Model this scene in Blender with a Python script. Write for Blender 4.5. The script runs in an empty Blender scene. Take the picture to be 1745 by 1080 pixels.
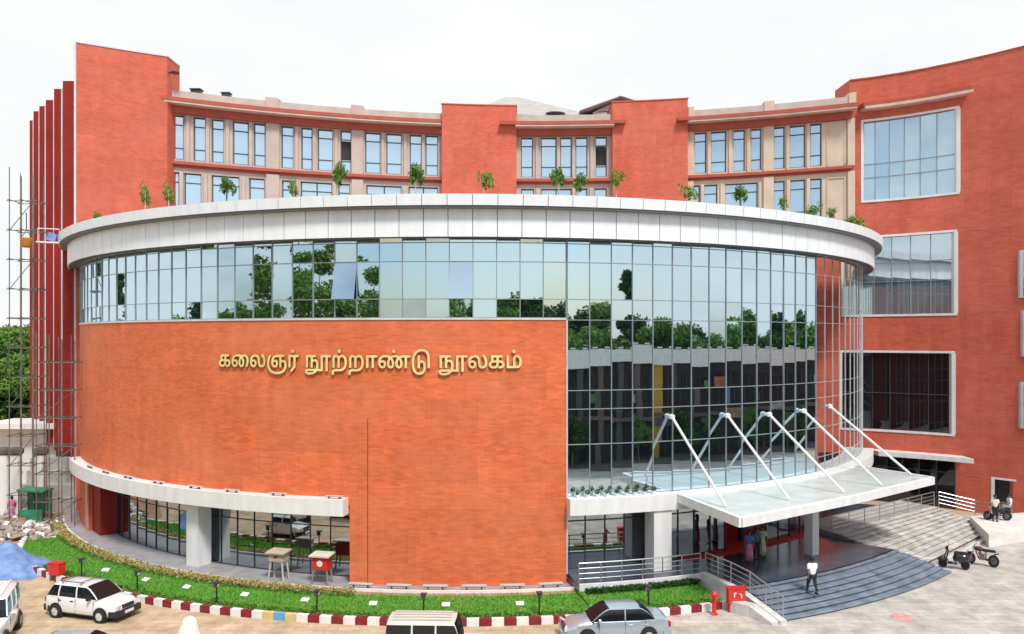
import bpy, math, random
import numpy as np
from mathutils import Vector, Matrix, Euler
random.seed(7); rng = np.random.default_rng(7)
R = math.radians; PI = math.pi
sc = bpy.context.scene
COL = sc.collection

# ------------------------------------------------------------------ camera
CAMH = 12.0; F = 1400.0; CX = 872.5; HY = 577.0
cam = bpy.data.cameras.new('camera'); camo = bpy.data.objects.new('camera', cam); COL.objects.link(camo)
camo.location = (0, 0, CAMH); camo.rotation_euler = (R(90), 0, 0)
cam.sensor_fit = 'HORIZONTAL'; cam.sensor_width = 36.0; cam.lens = 36.0 * F / 1745.0
cam.shift_y = (HY - 540.0) / 1745.0; cam.clip_start = 0.1; cam.clip_end = 3000
sc.camera = camo
# ------------------------------------------------------------------ light
SUN_EL, SUN_AZ = 52.0, 22.0      # sun behind the photographer, a little to the right
sun = bpy.data.lights.new('sun', 'SUN'); sun.energy = 2.6; sun.angle = R(12); sun.color = (1.0, 0.95, 0.87)
suno = bpy.data.objects.new('sun', sun); COL.objects.link(suno)
sd = Vector((math.sin(R(SUN_AZ)) * math.cos(R(SUN_EL)), -math.cos(R(SUN_AZ)) * math.cos(R(SUN_EL)), math.sin(R(SUN_EL))))
suno.location = sd * 60; suno.rotation_euler = sd.to_track_quat('Z', 'Y').to_euler()
w = bpy.data.worlds.new("World"); sc.world = w; w.use_nodes = True
nt = w.node_tree; N = nt.nodes; L = nt.links; N.clear()
wo = N.new('ShaderNodeOutputWorld'); bg = N.new('ShaderNodeBackground'); bg.inputs[1].default_value = 0.1
sky = N.new('ShaderNodeTexSky'); sky.sky_type = 'NISHITA'; sky.sun_disc = False
sky.sun_elevation = R(SUN_EL); sky.sun_rotation = R(180 - SUN_AZ); sky.air_density = 1.0; sky.dust_density = 1.5
tc = N.new('ShaderNodeTexCoord'); mp = N.new('ShaderNodeMapping'); mp.inputs['Scale'].default_value = (1.6, 1.6, 4.5)
nz = N.new('ShaderNodeTexNoise'); nz.inputs['Scale'].default_value = 2.2; nz.inputs['Detail'].default_value = 7; nz.inputs['Roughness'].default_value = 0.58
L.new(tc.outputs['Generated'], mp.inputs[0]); L.new(mp.outputs[0], nz.inputs[0])
sp = N.new('ShaderNodeSeparateXYZ'); L.new(tc.outputs['Generated'], sp.inputs[0])
ad = N.new('ShaderNodeMath'); ad.operation = 'MULTIPLY_ADD'; ad.inputs[1].default_value = 0.42; L.new(sp.outputs[1], ad.inputs[0]); L.new(nz.outputs[0], ad.inputs[2])
cr = N.new('ShaderNodeMapRange'); cr.inputs[1].default_value = 0.06; cr.inputs[2].default_value = 0.42; cr.inputs[3].default_value = 0.1; L.new(ad.outputs[0], cr.inputs[0])
cr.clamp = True
mx = N.new('ShaderNodeMix'); mx.data_type = 'RGBA'
L.new(cr.outputs[0], mx.inputs[0]); L.new(sky.outputs[0], mx.inputs[6]); 
cn2 = N.new('ShaderNodeTexNoise'); cn2.inputs['Scale'].default_value = 3.0; cn2.inputs['Detail'].default_value = 5; L.new(mp.outputs[0], cn2.inputs[0])
cm2 = N.new('ShaderNodeMapRange'); cm2.inputs[1].default_value = 0.3; cm2.inputs[2].default_value = 0.7; L.new(cn2.outputs[0], cm2.inputs[0])
cx2 = N.new('ShaderNodeMix'); cx2.data_type = 'RGBA'; cx2.inputs[6].default_value = (7.05, 7.25, 7.4, 1); cx2.inputs[7].default_value = (7.75, 7.8, 7.8, 1)
L.new(cm2.outputs[0], cx2.inputs[0]); L.new(cx2.outputs[2], mx.inputs[7])
L.new(mx.outputs[2], bg.inputs[0]); L.new(bg.outputs[0], wo.inputs[0])
sc.view_settings.view_transform = 'Standard'; sc.view_settings.look = 'None'
sc.view_settings.exposure = 0.38; sc.view_settings.gamma = 1.0; sc.view_settings.use_curve_mapping = False
sc.render.engine = 'CYCLES'
sc.cycles.max_bounces = 8; sc.cycles.glossy_bounces = 4; sc.cycles.transparent_max_bounces = 12; sc.cycles.transmission_bounces = 4

# ------------------------------------------------------------------ materials
MATS = {}
def mat(name, col, rough=0.6, metal=0.0, var=0.12, scale=1.5, bump=0.0, bscale=20.0, spec=0.5, col2=None, coat=0.0, detail=4, emit=None, zs=1.0):
    if name in MATS: return MATS[name]
    m = bpy.data.materials.new(name); m.use_nodes = True; MATS[name] = m
    n = m.node_tree.nodes; l = m.node_tree.links; b = n['Principled BSDF']
    b.inputs['Roughness'].default_value = rough; b.inputs['Metallic'].default_value = metal
    b.inputs['Specular IOR Level'].default_value = spec; b.inputs['Coat Weight'].default_value = coat
    t = n.new('ShaderNodeTexCoord'); no = n.new('ShaderNodeTexNoise'); no.inputs['Scale'].default_value = scale; no.inputs['Detail'].default_value = detail
    if zs != 1.0:
        mpz = n.new('ShaderNodeMapping'); mpz.inputs['Scale'].default_value = (1, 1, zs); l.new(t.outputs['Object'], mpz.inputs[0]); l.new(mpz.outputs[0], no.inputs[0])
    else: l.new(t.outputs['Object'], no.inputs[0])
    mr = n.new('ShaderNodeMapRange'); mr.inputs[1].default_value = 0.3; mr.inputs[2].default_value = 0.7; l.new(no.outputs[0], mr.inputs[0])
    mi = n.new('ShaderNodeMix'); mi.data_type = 'RGBA'; l.new(mr.outputs[0], mi.inputs[0])
    c2 = col2 or tuple(min(1, c * (1 + var)) for c in col); c1 = col if col2 else tuple(c * (1 - var) for c in col)
    mi.inputs[6].default_value = (*c1, 1); mi.inputs[7].default_value = (*c2, 1); l.new(mi.outputs[2], b.inputs['Base Color'])
    if bump:
        nb = n.new('ShaderNodeTexNoise'); nb.inputs['Scale'].default_value = bscale; nb.inputs['Detail'].default_value = 5; l.new(t.outputs['Object'], nb.inputs[0])
        bu = n.new('ShaderNodeBump'); bu.inputs['Strength'].default_value = bump; bu.inputs['Distance'].default_value = 0.02
        l.new(nb.outputs[0], bu.inputs['Height']); l.new(bu.outputs[0], b.inputs['Normal'])
    if emit:
        b.inputs['Emission Color'].default_value = (*emit[0], 1); b.inputs['Emission Strength'].default_value = emit[1]
    return m
def brick(name, c1, c2, mortar, wear):
    m = bpy.data.materials.new(name); m.use_nodes = True; MATS[name] = m
    n = m.node_tree.nodes; l = m.node_tree.links; b = n['Principled BSDF']
    b.inputs['Roughness'].default_value = 0.62; b.inputs['Specular IOR Level'].default_value = 0.25
    uv = n.new('ShaderNodeUVMap'); uv.uv_map = 'UVMap'
    br = n.new('ShaderNodeTexBrick'); br.inputs['Scale'].default_value = 1.0
    br.inputs['Brick Width'].default_value = 0.40; br.inputs['Row Height'].default_value = 0.10; br.inputs['Mortar Size'].default_value = 0.006
    br.inputs['Mortar Smooth'].default_value = 0.3; br.inputs['Bias'].default_value = 0.0
    br.inputs['Color1'].default_value = (*c1, 1); br.inputs['Color2'].default_value = (*c2, 1); br.inputs['Mortar'].default_value = (*mortar, 1)
    l.new(uv.outputs[0], br.inputs[0])
    # large patches of slightly different brick batches
    mp = n.new('ShaderNodeMapping'); mp.inputs['Scale'].default_value = (0.16, 0.3, 1); l.new(uv.outputs[0], mp.inputs[0])
    no = n.new('ShaderNodeTexNoise'); no.inputs['Scale'].default_value = 1.0; no.inputs['Detail'].default_value = 6; no.inputs['Roughness'].default_value = 0.6; l.new(mp.outputs[0], no.inputs[0])
    mr = n.new('ShaderNodeMapRange'); mr.inputs[1].default_value = 0.4; mr.inputs[2].default_value = 0.68; mr.inputs[4].default_value = 0.55; l.new(no.outputs[0], mr.inputs[0])
    mi = n.new('ShaderNodeMix'); mi.data_type = 'RGBA'; l.new(mr.outputs[0], mi.inputs[0]); l.new(br.outputs[0], mi.inputs[6]); mi.inputs[7].default_value = (*wear, 1)
    # faint horizontal courses and drip streaks
    m2 = n.new('ShaderNodeMapping'); m2.inputs['Scale'].default_value = (0.9, 0.16, 1); l.new(uv.outputs[0], m2.inputs[0])
    n2 = n.new('ShaderNodeTexNoise'); n2.inputs['Scale'].default_value = 1.6; n2.inputs['Detail'].default_value = 5; l.new(m2.outputs[0], n2.inputs[0])
    m3 = n.new('ShaderNodeMapping'); m3.inputs['Scale'].default_value = (1.3, 1.5, 1); l.new(uv.outputs[0], m3.inputs[0])
    n3 = n.new('ShaderNodeTexNoise'); n3.inputs['Scale'].default_value = 1.3; n3.inputs['Detail'].default_value = 3; l.new(m3.outputs[0], n3.inputs[0])
    a = n.new('ShaderNodeMath'); a.operation = 'ADD'; l.new(n2.outputs[0], a.inputs[0]); l.new(n3.outputs[0], a.inputs[1])
    r2 = n.new('ShaderNodeMapRange'); r2.inputs[1].default_value = 0.7; r2.inputs[2].default_value = 1.3; r2.inputs[3].default_value = 0.91; r2.inputs[4].default_value = 1.09; l.new(a.outputs[0], r2.inputs[0])
    b2 = n.new('ShaderNodeTexBrick'); b2.inputs['Scale'].default_value = 1.0; b2.inputs['Brick Width'].default_value = 2.2; b2.inputs['Row Height'].default_value = 1.3; b2.inputs['Mortar Size'].default_value = 0.012
    b2.inputs['Color1'].default_value = (1.05, 1.05, 1.05, 1); b2.inputs['Color2'].default_value = (0.93, 0.92, 0.92, 1); b2.inputs['Mortar'].default_value = (0.86, 0.84, 0.84, 1); l.new(uv.outputs[0], b2.inputs[0])
    v0 = n.new('ShaderNodeVectorMath'); v0.operation = 'MULTIPLY'; l.new(mi.outputs[2], v0.inputs[0]); l.new(b2.outputs[0], v0.inputs[1])
    vm = n.new('ShaderNodeVectorMath'); vm.operation = 'SCALE'; l.new(v0.outputs[0], vm.inputs[0]); l.new(r2.outputs[0], vm.inputs['Scale'])
    l.new(vm.outputs[0], b.inputs['Base Color'])
    bu = n.new('ShaderNodeBump'); bu.inputs['Strength'].default_value = 0.25; bu.inputs['Distance'].default_value = 0.01; l.new(br.outputs['Fac'], bu.inputs['Height']); bu.invert = True
    l.new(bu.outputs[0], b.inputs['Normal'])
    return m
def glass(name, gcol, dcol, fac, transp=None, rough=0.012, bump=0.0):
    m = bpy.data.materials.new(name); m.use_nodes = True; MATS[name] = m
    n = m.node_tree.nodes; l = m.node_tree.links; n.clear()
    o = n.new('ShaderNodeOutputMaterial'); g = n.new('ShaderNodeBsdfGlossy'); g.inputs['Color'].default_value = (*gcol, 1); g.inputs['Roughness'].default_value = rough
    if transp: d = n.new('ShaderNodeBsdfTransparent'); d.inputs[0].default_value = (*transp, 1)
    else: d = n.new('ShaderNodeBsdfDiffuse'); d.inputs[0].default_value = (*dcol, 1)
    mi = n.new('ShaderNodeMixShader')
    lw = n.new('ShaderNodeLayerWeight'); lw.inputs[0].default_value = 0.25
    mr = n.new('ShaderNodeMapRange'); mr.inputs[3].default_value = fac; mr.inputs[4].default_value = min(1, fac + (0.35 if fac > 0.1 else 0.12)); l.new(lw.outputs['Fresnel'], mr.inputs[0]); l.new(mr.outputs[0], mi.inputs[0])
    l.new(d.outputs[0], mi.inputs[1]); l.new(g.outputs[0], mi.inputs[2]); l.new(mi.outputs[0], o.inputs[0])
    if bump:
        t = n.new('ShaderNodeTexCoord'); no = n.new('ShaderNodeTexNoise'); no.inputs['Scale'].default_value = 0.9; no.inputs['Detail'].default_value = 1; l.new(t.outputs['Object'], no.inputs[0])
        bu = n.new('ShaderNodeBump'); bu.inputs['Strength'].default_value = bump; bu.inputs['Distance'].default_value = 0.02; l.new(no.outputs[0], bu.inputs['Height']); l.new(bu.outputs[0], g.inputs['Normal'])
    return m
def foliage(name, c1, c2, c3):
    m = bpy.data.materials.new(name); m.use_nodes = True; MATS[name] = m
    n = m.node_tree.nodes; l = m.node_tree.links; b = n['Principled BSDF']; b.inputs['Roughness'].default_value = 0.55; b.inputs['Specular IOR Level'].default_value = 0.2
    g = n.new('ShaderNodeNewGeometry'); cr = n.new('ShaderNodeValToRGB'); e = cr.color_ramp.elements
    e[0].color = (*c1, 1); e[1].color = (*c3, 1); x = e.new(0.5); x.color = (*c2, 1)
    l.new(g.outputs['Random Per Island'], cr.inputs[0]); l.new(cr.outputs[0], b.inputs['Base Color'])
    t = n.new('ShaderNodeBsdfTranslucent'); l.new(cr.outputs[0], t.inputs[0]); mi = n.new('ShaderNodeMixShader'); mi.inputs[0].default_value = 0.25
    l.new(b.outputs[0], mi.inputs[1]); l.new(t.outputs[0], mi.inputs[2]); l.new(mi.outputs[0], n['Material Output'].inputs[0])
    return m
B_DRUM = brick('orange_brick', (0.72, 0.165, 0.057), (0.57, 0.118, 0.042), (0.64, 0.19, 0.09), (0.71, 0.23, 0.115))
B_WING = brick('red_brick', (0.62, 0.134, 0.080), (0.515, 0.102, 0.060), (0.58, 0.145, 0.10), (0.64, 0.175, 0.125))
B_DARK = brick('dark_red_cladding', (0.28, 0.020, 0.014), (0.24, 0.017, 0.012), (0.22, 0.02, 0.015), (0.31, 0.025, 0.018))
M_WHITE = mat('white_panel', (0.80, 0.845, 0.885), 0.4, var=0.05, scale=2.2, zs=0.25, detail=7)
M_WHITE2 = mat('white_paint', (0.74, 0.75, 0.755), 0.55, var=0.08, scale=2.4, zs=0.22, detail=8)
M_JOINT = mat('joint_grey', (0.10, 0.11, 0.12), 0.8)
M_FRAME = mat('dark_aluminium', (0.06, 0.075, 0.085), 0.4, 0.3)
M_MULL = mat('mullion_grey', (0.30, 0.35, 0.38), 0.35, 0.4)
M_SILV = mat('silver_trim', (0.62, 0.66, 0.68), 0.35, 0.2)
M_STEEL = mat('stainless_steel', (0.50, 0.52, 0.55), 0.3, 0.85, var=0.04)
M_CREAMP = mat('pinkish_cream_render', (0.50, 0.405, 0.365), 0.8, var=0.09, scale=0.9, bump=0.1)
M_CREAM = mat('cream_render', (0.62, 0.50, 0.395), 0.8, var=0.09, scale=0.9, bump=0.1)
M_PARA = mat('parapet_cream', (0.50, 0.445, 0.405), 0.8, var=0.12, scale=1.1)
M_CORN = mat('terracotta_cornice', (0.40, 0.085, 0.055), 0.7, var=0.1)
M_SOFF = mat('soffit_cream', (0.62, 0.45, 0.37), 0.7)
M_CONC = mat('concrete', (0.42, 0.41, 0.40), 0.85, var=0.18, scale=2.5, bump=0.3)
M_ROOFG = mat('roof_grey', (0.40, 0.385, 0.365), 0.8, var=0.12)
M_GRANITE = mat('dark_granite', (0.06, 0.075, 0.105), 0.2, var=0.3, scale=1.2, spec=0.8)
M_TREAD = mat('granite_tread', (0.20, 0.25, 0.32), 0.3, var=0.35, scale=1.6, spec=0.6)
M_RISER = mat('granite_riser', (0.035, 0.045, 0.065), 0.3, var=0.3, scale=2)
M_DUST = mat('dusty_step', (0.50, 0.485, 0.465), 0.8, var=0.35, scale=1.3, bump=0.2)
M_RED = mat('red_paint', (0.62, 0.03, 0.025), 0.4, var=0.1)
M_MAROON = mat('maroon_paint', (0.22, 0.012, 0.025), 0.6, var=0.2, scale=5)
M_REDIN = mat('red_carpet', (0.75, 0.04, 0.03), 0.8, var=0.1)
M_BLACK = mat('black_plastic_and_shade', (0.02, 0.02, 0.024), 0.45)
M_RUBBER = mat('rubber', (0.018, 0.018, 0.018), 0.8)
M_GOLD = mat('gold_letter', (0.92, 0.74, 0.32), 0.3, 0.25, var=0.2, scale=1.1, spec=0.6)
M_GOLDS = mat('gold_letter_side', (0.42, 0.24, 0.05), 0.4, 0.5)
G_MIRR = glass('reflective_blue_glass', (0.74, 0.92, 1.0), (0.015, 0.025, 0.03), 0.78, bump=0.05)
G_WIN = glass('window_glass', (0.84, 0.95, 1.0), (0.22, 0.36, 0.44), 0.66, rough=0.03, bump=0.05)
G_DARK = glass('dark_window_glass', (0.75, 0.8, 0.85), (0.008, 0.009, 0.012), 0.09, rough=0.02)
G_SCREEN = glass('clear_glass_screen', (0.8, 0.9, 0.95), None, 0.03, transp=(0.90, 0.94, 0.95))
G_SHOP = glass('shopfront_glass', (0.72, 0.8, 0.84), None, 0.55, transp=(0.50, 0.58, 0.62))
G_CAR = glass('car_glass', (0.7, 0.8, 0.85), (0.01, 0.012, 0.015), 0.06, rough=0.02)
LEAF_D = foliage('leaf_dark', (0.018, 0.05, 0.012), (0.035, 0.095, 0.02), (0.075, 0.16, 0.035))
LEAF_M = foliage('leaf_mid', (0.045, 0.12, 0.02), (0.10, 0.23, 0.035), (0.24, 0.38, 0.07))
LEAF_L = foliage('leaf_light', (0.08, 0.17, 0.02), (0.18, 0.30, 0.04), (0.36, 0.44, 0.08))
LEAF_Y = foliage('leaf_yellow', (0.30, 0.24, 0.05), (0.50, 0.42, 0.15), (0.66, 0.60, 0.34))
GRASSM = foliage('grass_blade', (0.07, 0.28, 0.03), (0.14, 0.41, 0.05), (0.28, 0.48, 0.10))
M_BARK = mat('bark', (0.16, 0.11, 0.075), 0.9, var=0.3, scale=6)
M_STEMW = mat('pale_stem', (0.55, 0.5, 0.4), 0.8)
M_SKIN = mat('skin', (0.22, 0.11, 0.065), 0.55, var=0.05)
M_HAIR = mat('black_hair', (0.01, 0.009, 0.008), 0.5)
def cloth(name, col): return mat('cloth_' + name, col, 0.85, var=0.12, scale=4, bump=0.2, bscale=8)

# ------------------------------------------------------------------ mesh builder
class MB:
    def __init__(s): s.v = []; s.f = []; s.uv = []; s.mi = []
    def face(s, pts, uv=None, mi=0):
        b = len(s.v); s.v += [tuple(p) for p in pts]; s.f.append(tuple(range(b, b + len(pts)))); s.mi.append(mi)
        s.uv.append(uv if uv else [(0, 0)] * len(pts))
    def box(s, c, d, rz=0, rx=0, ry=0, mi=0, taper=1.0):
        m = Matrix.Translation(c) @ Euler((rx, ry, rz)).to_matrix().to_4x4()
        p = []
        for k, (x, y, z) in enumerate([(-1,-1,-1),(1,-1,-1),(1,1,-1),(-1,1,-1),(-1,-1,1),(1,-1,1),(1,1,1),(-1,1,1)]):
            t = taper if z > 0 else 1
            p.append(m @ Vector((x*d[0]/2*t, y*d[1]/2*t, z*d[2]/2)))
        b = len(s.v); s.v += [tuple(q) for q in p]
        for f in ((0,3,2,1),(4,5,6,7),(0,1,5,4),(1,2,6,5),(2,3,7,6),(3,0,4,7)):
            s.f.append(tuple(b+i for i in f)); s.mi.append(mi)
            s.uv.append([(p[i].x + p[i].y, p[i].z) for i in f])
        return s
    def tube(s, p0, p1, r0, r1=None, n=8, mi=0):
        if r1 is None: r1 = r0
        p0 = Vector(p0); p1 = Vector(p1); d = p1 - p0
        if d.length < 1e-6: return s
        q = d.to_track_quat('Z', 'Y'); b = len(s.v)
        for (p, r) in ((p0, r0), (p1, r1)):
            for k in range(n):
                a = 2*PI*k/n; s.v.append(tuple(p + q @ Vector((r*math.cos(a), r*math.sin(a), 0))))
        for k in range(n):
            k2 = (k+1) % n; s.f.append((b+k, b+k2, b+n+k2, b+n+k)); s.mi.append(mi); s.uv.append([(0,0)]*4)
        s.f.append(tuple(b+k for k in reversed(range(n)))); s.mi.append(mi); s.uv.append([(0,0)]*n)
        s.f.append(tuple(b+n+k for k in range(n))); s.mi.append(mi); s.uv.append([(0,0)]*n)
        return s
    def path(s, pts, r, n=6):
        for a, b in zip(pts[:-1], pts[1:]): s.tube(a, b, r, r, n)
        return s
    def lathe(s, c, prof, n=16, mi=0, sx=1, sy=1):
        b = len(s.v)
        for (r, z) in prof:
            for k in range(n):
                a = 2*PI*k/n; s.v.append((c[0]+r*math.cos(a)*sx, c[1]+r*math.sin(a)*sy, c[2]+z))
        for j in range(len(prof)-1):
            for k in range(n):
                k2 = (k+1) % n; s.f.append((b+j*n+k, b+j*n+k2, b+(j+1)*n+k2, b+(j+1)*n+k)); s.mi.append(mi); s.uv.append([(0,0)]*4)
        s.f.append(tuple(b+k for k in reversed(range(n)))); s.mi.append(mi); s.uv.append([(0,0)]*n)
        e = b+(len(prof)-1)*n; s.f.append(tuple(e+k for k in range(n))); s.mi.append(mi); s.uv.append([(0,0)]*n)
        return s
    def prism(s, poly, z0, z1, mi=0):
        n = len(poly)
        s.face([(x, y, z1) for x, y in poly], [(x, y) for x, y in poly], mi)
        s.face([(x, y, z0) for x, y in reversed(poly)], None, mi)
        for k in range(n):
            a = poly[k]; c = poly[(k+1) % n]; u = math.dist(a, c)
            s.face([(a[0],a[1],z0),(c[0],c[1],z0),(c[0],c[1],z1),(a[0],a[1],z1)], [(0,z0),(u,z0),(u,z1),(0,z1)], mi)
        return s
    def build(s, name, m, parent=None, smooth=False, weld=False, loc=None):
        me = bpy.data.meshes.new(name); me.from_pydata(s.v, [], s.f)
        ms = m if isinstance(m, (list, tuple)) else [m]
        for x in ms: me.materials.append(x)
        if len(ms) > 1: me.polygons.foreach_set('material_index', s.mi)
        ul = me.uv_layers.new(name='UVMap'); flat = [c for f in s.uv for p in f for c in p]
        if len(flat) == 2*len(me.loops): ul.data.foreach_set('uv', flat)
        if smooth: me.polygons.foreach_set('use_smooth', [True]*len(me.polygons))
        if smooth == 'angle': me.set_sharp_from_angle(angle=R(38))
        me.update()
        o = bpy.data.objects.new(name, me); COL.objects.link(o)
        if parent is not None:
            o.parent = parent
            if '_o' in parent and not parent.get('_local'): o.matrix_parent_inverse = Matrix.Translation(parent['_o']).inverted()
        return o
def tag(o, label=None, cat=None, group=None, kind=None):
    if label: o['label'] = label
    if cat: o['category'] = cat
    if group: o['group'] = group
    if kind: o['kind'] = kind
    return o
ROOTS = []
def root(name, loc, label, cat, group=None, local=True, rz=0):
    o = bpy.data.objects.new(name, None); COL.objects.link(o); o.location = loc; o.rotation_euler = (0, 0, rz); o.empty_display_size = 0.3
    o['_local'] = 1 if local else 0; o['_o'] = tuple(loc); ROOTS.append(o)
    return tag(o, label, cat, group)
def copy_tree(o, loc, rz=0, label=None, scale=None):
    def cp(a, par):
        c = a.copy(); COL.objects.link(c)
        if par is not None: c.parent = par
        for ch in a.children: cp(ch, c)
        return c
    r = cp(o, None); r.location = loc; r.rotation_euler = (0, 0, rz)
    if scale: r.scale = scale
    if label: r['label'] = label
    return r

# ------------------------------------------------------------------ geometry of the place
DC = (-2.75, 68.35)
def P(r, az, z=None):
    a = R(az); x = DC[0] + r*math.sin(a); y = DC[1] - r*math.cos(a)
    return (x, y) if z is None else (x, y, z)
def az_px(px, r):              # azimuth on the ring of radius r seen at photo column px (near side)
    t = (px - CX) / F; lo, hi = -62.0, 64.0
    for _ in range(60):
        m = (lo + hi) / 2; x, y = P(r, m)
        if x / y < t: lo = m
        else: hi = m
    return (lo + hi) / 2
def g(px, py, z=0.0):          # point of the horizontal plane z seen at a photo pixel
    Y = (CAMH - z) * F / (py - HY); return ((px - CX) / F * Y, Y)
def fnB(X): return 66.9 - 0.0096 * (X - 2)**2
def fnL(X): return fnB(X) - 1.2
def fnR(X): return 62 - 0.69*(X-25.4) - 0.0515*(X-25.4)*(X-31.2)
def xw(px, fn):
    t = (px - CX) / F; lo, hi = -60.0, 60.0
    for _ in range(60):
        m = (lo+hi)/2
        if m / fn(m) < t: lo = m
        else: hi = m
    return (lo+hi)/2
def ring(mb, r0, r1, z0, z1, a0, a1, step=1.0936, mi=0, uv0=0):
    n = max(1, int(math.ceil(abs(a1-a0)/step - 1e-6))); A = [a0+(a1-a0)*k/n for k in range(n+1)]
    for a, b in zip(A[:-1], A[1:]):
        ua, ub = R(a)*r1, R(b)*r1
        mb.face([P(r1,a,z0),P(r1,b,z0),P(r1,b,z1),P(r1,a,z1)], [(ua,z0),(ub,z0),(ub,z1),(ua,z1)], mi)
        mb.face([P(r0,b,z0),P(r0,a,z0),P(r0,a,z1),P(r0,b,z1)], [(ub,z0),(ua,z0),(ua,z1),(ub,z1)], mi)
        mb.face([P(r1,a,z1),P(r1,b,z1),P(r0,b,z1),P(r0,a,z1)], [(ua,r1),(ub,r1),(ub,r0),(ua,r0)], mi)
        mb.face([P(r1,b,z0),P(r1,a,z0),P(r0,a,z0),P(r0,b,z0)], [(ub,r1),(ua,r1),(ua,r0),(ub,r0)], mi)
    for a, s in ((a0, 1), (a1, -1)):
        q = [P(r1,a,z0),P(r1,a,z1),P(r0,a,z1),P(r0,a,z0)]
        if s < 0: q.reverse()
        mb.face(q, [(p[0]+p[1], p[2]) for p in q], mi)
    return mb
def block(mb, fn, x0, x1, z0, z1, o0, o1, step=1.5, mi=0):
    n = max(1, int(math.ceil((x1-x0)/step))); X = [x0+(x1-x0)*k/n for k in range(n+1)]
    for a, b in zip(X[:-1], X[1:]):
        ya, yb = fn(a), fn(b); ua = a*1.15; ub = b*1.15
        mb.face([(a,ya+o0,z0),(b,yb+o0,z0),(b,yb+o0,z1),(a,ya+o0,z1)], [(ua,z0),(ub,z0),(ub,z1),(ua,z1)], mi)
        mb.face([(b,yb+o1,z0),(a,ya+o1,z0),(a,ya+o1,z1),(b,yb+o1,z1)], [(ub,z0),(ua,z0),(ua,z1),(ub,z1)], mi)
        mb.face([(a,ya+o0,z1),(b,yb+o0,z1),(b,yb+o1,z1),(a,ya+o1,z1)], None, mi)
        mb.face([(b,yb+o0,z0),(a,ya+o0,z0),(a,ya+o1,z0),(b,yb+o1,z0)], None, mi)
    for a, s in ((x0, 1), (x1, -1)):
        ya = fn(a); q = [(a,ya+o0,z0),(a,ya+o0,z1),(a,ya+o1,z1),(a,ya+o1,z0)]
        if s < 0: q.reverse()
        mb.face(q, [(p[1], p[2]) for p in q], mi)
    return mb

# ================================================================== ground
gm = mat('site_ground', (0.42, 0.33, 0.22), 0.9, scale=0.12, bump=0.35, bscale=3, col2=(0.50, 0.40, 0.29))
def ground_material():
    m = bpy.data.materials.new('forecourt_paving'); m.use_nodes = True; MATS['forecourt_paving'] = m
    n = m.node_tree.nodes; l = m.node_tree.links; b = n['Principled BSDF']; b.inputs['Roughness'].default_value = 0.9; b.inputs['Specular IOR Level'].default_value = 0.2
    t = n.new('ShaderNodeTexCoord'); s = n.new('ShaderNodeSeparateXYZ'); l.new(t.outputs['Object'], s.inputs[0])
    no = n.new('ShaderNodeTexNoise'); no.inputs['Scale'].default_value = 0.35; no.inputs['Detail'].default_value = 6; l.new(t.outputs['Object'], no.inputs[0])
    a = n.new('ShaderNodeMath'); a.operation = 'MULTIPLY_ADD'; a.inputs[1].default_value = 14; l.new(no.outputs[0], a.inputs[0]); l.new(s.outputs[0], a.inputs[2])
    mr = n.new('ShaderNodeMapRange'); mr.inputs[1].default_value = 9; mr.inputs[2].default_value = 17.5; l.new(a.outputs[0], mr.inputs[0])
    mi = n.new('ShaderNodeMix'); mi.data_type = 'RGBA'; l.new(mr.outputs[0], mi.inputs[0]); mi.inputs[6].default_value = (0.60, 0.46, 0.31, 1); mi.inputs[7].default_value = (0.56, 0.52, 0.485, 1)
    br = n.new('ShaderNodeTexBrick'); br.inputs['Scale'].default_value = 1.0; br.inputs['Brick Width'].default_value = 0.9; br.inputs['Row Height'].default_value = 0.45; br.inputs['Mortar Size'].default_value = 0.018
    br.inputs['Color1'].default_value = (1, 1, 1, 1); br.inputs['Color2'].default_value = (0.88, 0.88, 0.88, 1); br.inputs['Mortar'].default_value = (0.72, 0.72, 0.72, 1); l.new(t.outputs['Object'], br.inputs[0])
    n2 = n.new('ShaderNodeTexNoise'); n2.inputs['Scale'].default_value = 0.9; n2.inputs['Detail'].default_value = 9; n2.inputs['Roughness'].default_value = 0.65; l.new(t.outputs['Object'], n2.inputs[0])
    r2 = n.new('ShaderNodeMapRange'); r2.inputs[1].default_value = 0.32; r2.inputs[2].default_value = 0.7; r2.inputs[3].default_value = 0.64; r2.inputs[4].default_value = 1.16; l.new(n2.outputs[0], r2.inputs[0])
    v1 = n.new('ShaderNodeVectorMath'); v1.operation = 'MULTIPLY'; l.new(mi.outputs[2], v1.inputs[0]); l.new(br.outputs[0], v1.inputs[1])
    v2 = n.new('ShaderNodeVectorMath'); v2.operation = 'SCALE'; l.new(v1.outputs[0], v2.inputs[0]); l.new(r2.outputs[0], v2.inputs['Scale']); l.new(v2.outputs[0], b.inputs['Base Color'])
    bu = n.new('ShaderNodeBump'); bu.inputs['Strength'].default_value = 0.4; bu.inputs['Distance'].default_value = 0.02; l.new(n2.outputs[0], bu.inputs['Height']); l.new(bu.outputs[0], b.inputs['Normal'])
    return m
mb = MB(); mb.face([(-1500,-1500,-0.02),(1500,-1500,-0.02),(1500,1500,-0.02),(-1500,1500,-0.02)])
tag(mb.build('ground', gm), kind='structure')
mb = MB(); mb.face([(-60,0.6,0),(80,0.6,0),(80,56,0),(-60,56,0)])
tag(mb.build('forecourt', ground_material()), kind='structure')
# red earth strip at the left edge of the lawn
mb = MB(); pts = [(-45,50.5),(-36,47.5),(-30,46.6),(-28.3,48.2),(-28.8,51.5),(-27.6,54),(-30,57),(-48,60)]
mb.prism(pts, 0.0, 0.05)
tag(mb.build('bare_red_soil', mat('red_soil', (0.36,0.15,0.07), 0.95, var=0.3, scale=1.2, bump=0.6, bscale=2, col2=(0.42,0.30,0.20))), kind='structure')

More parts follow.
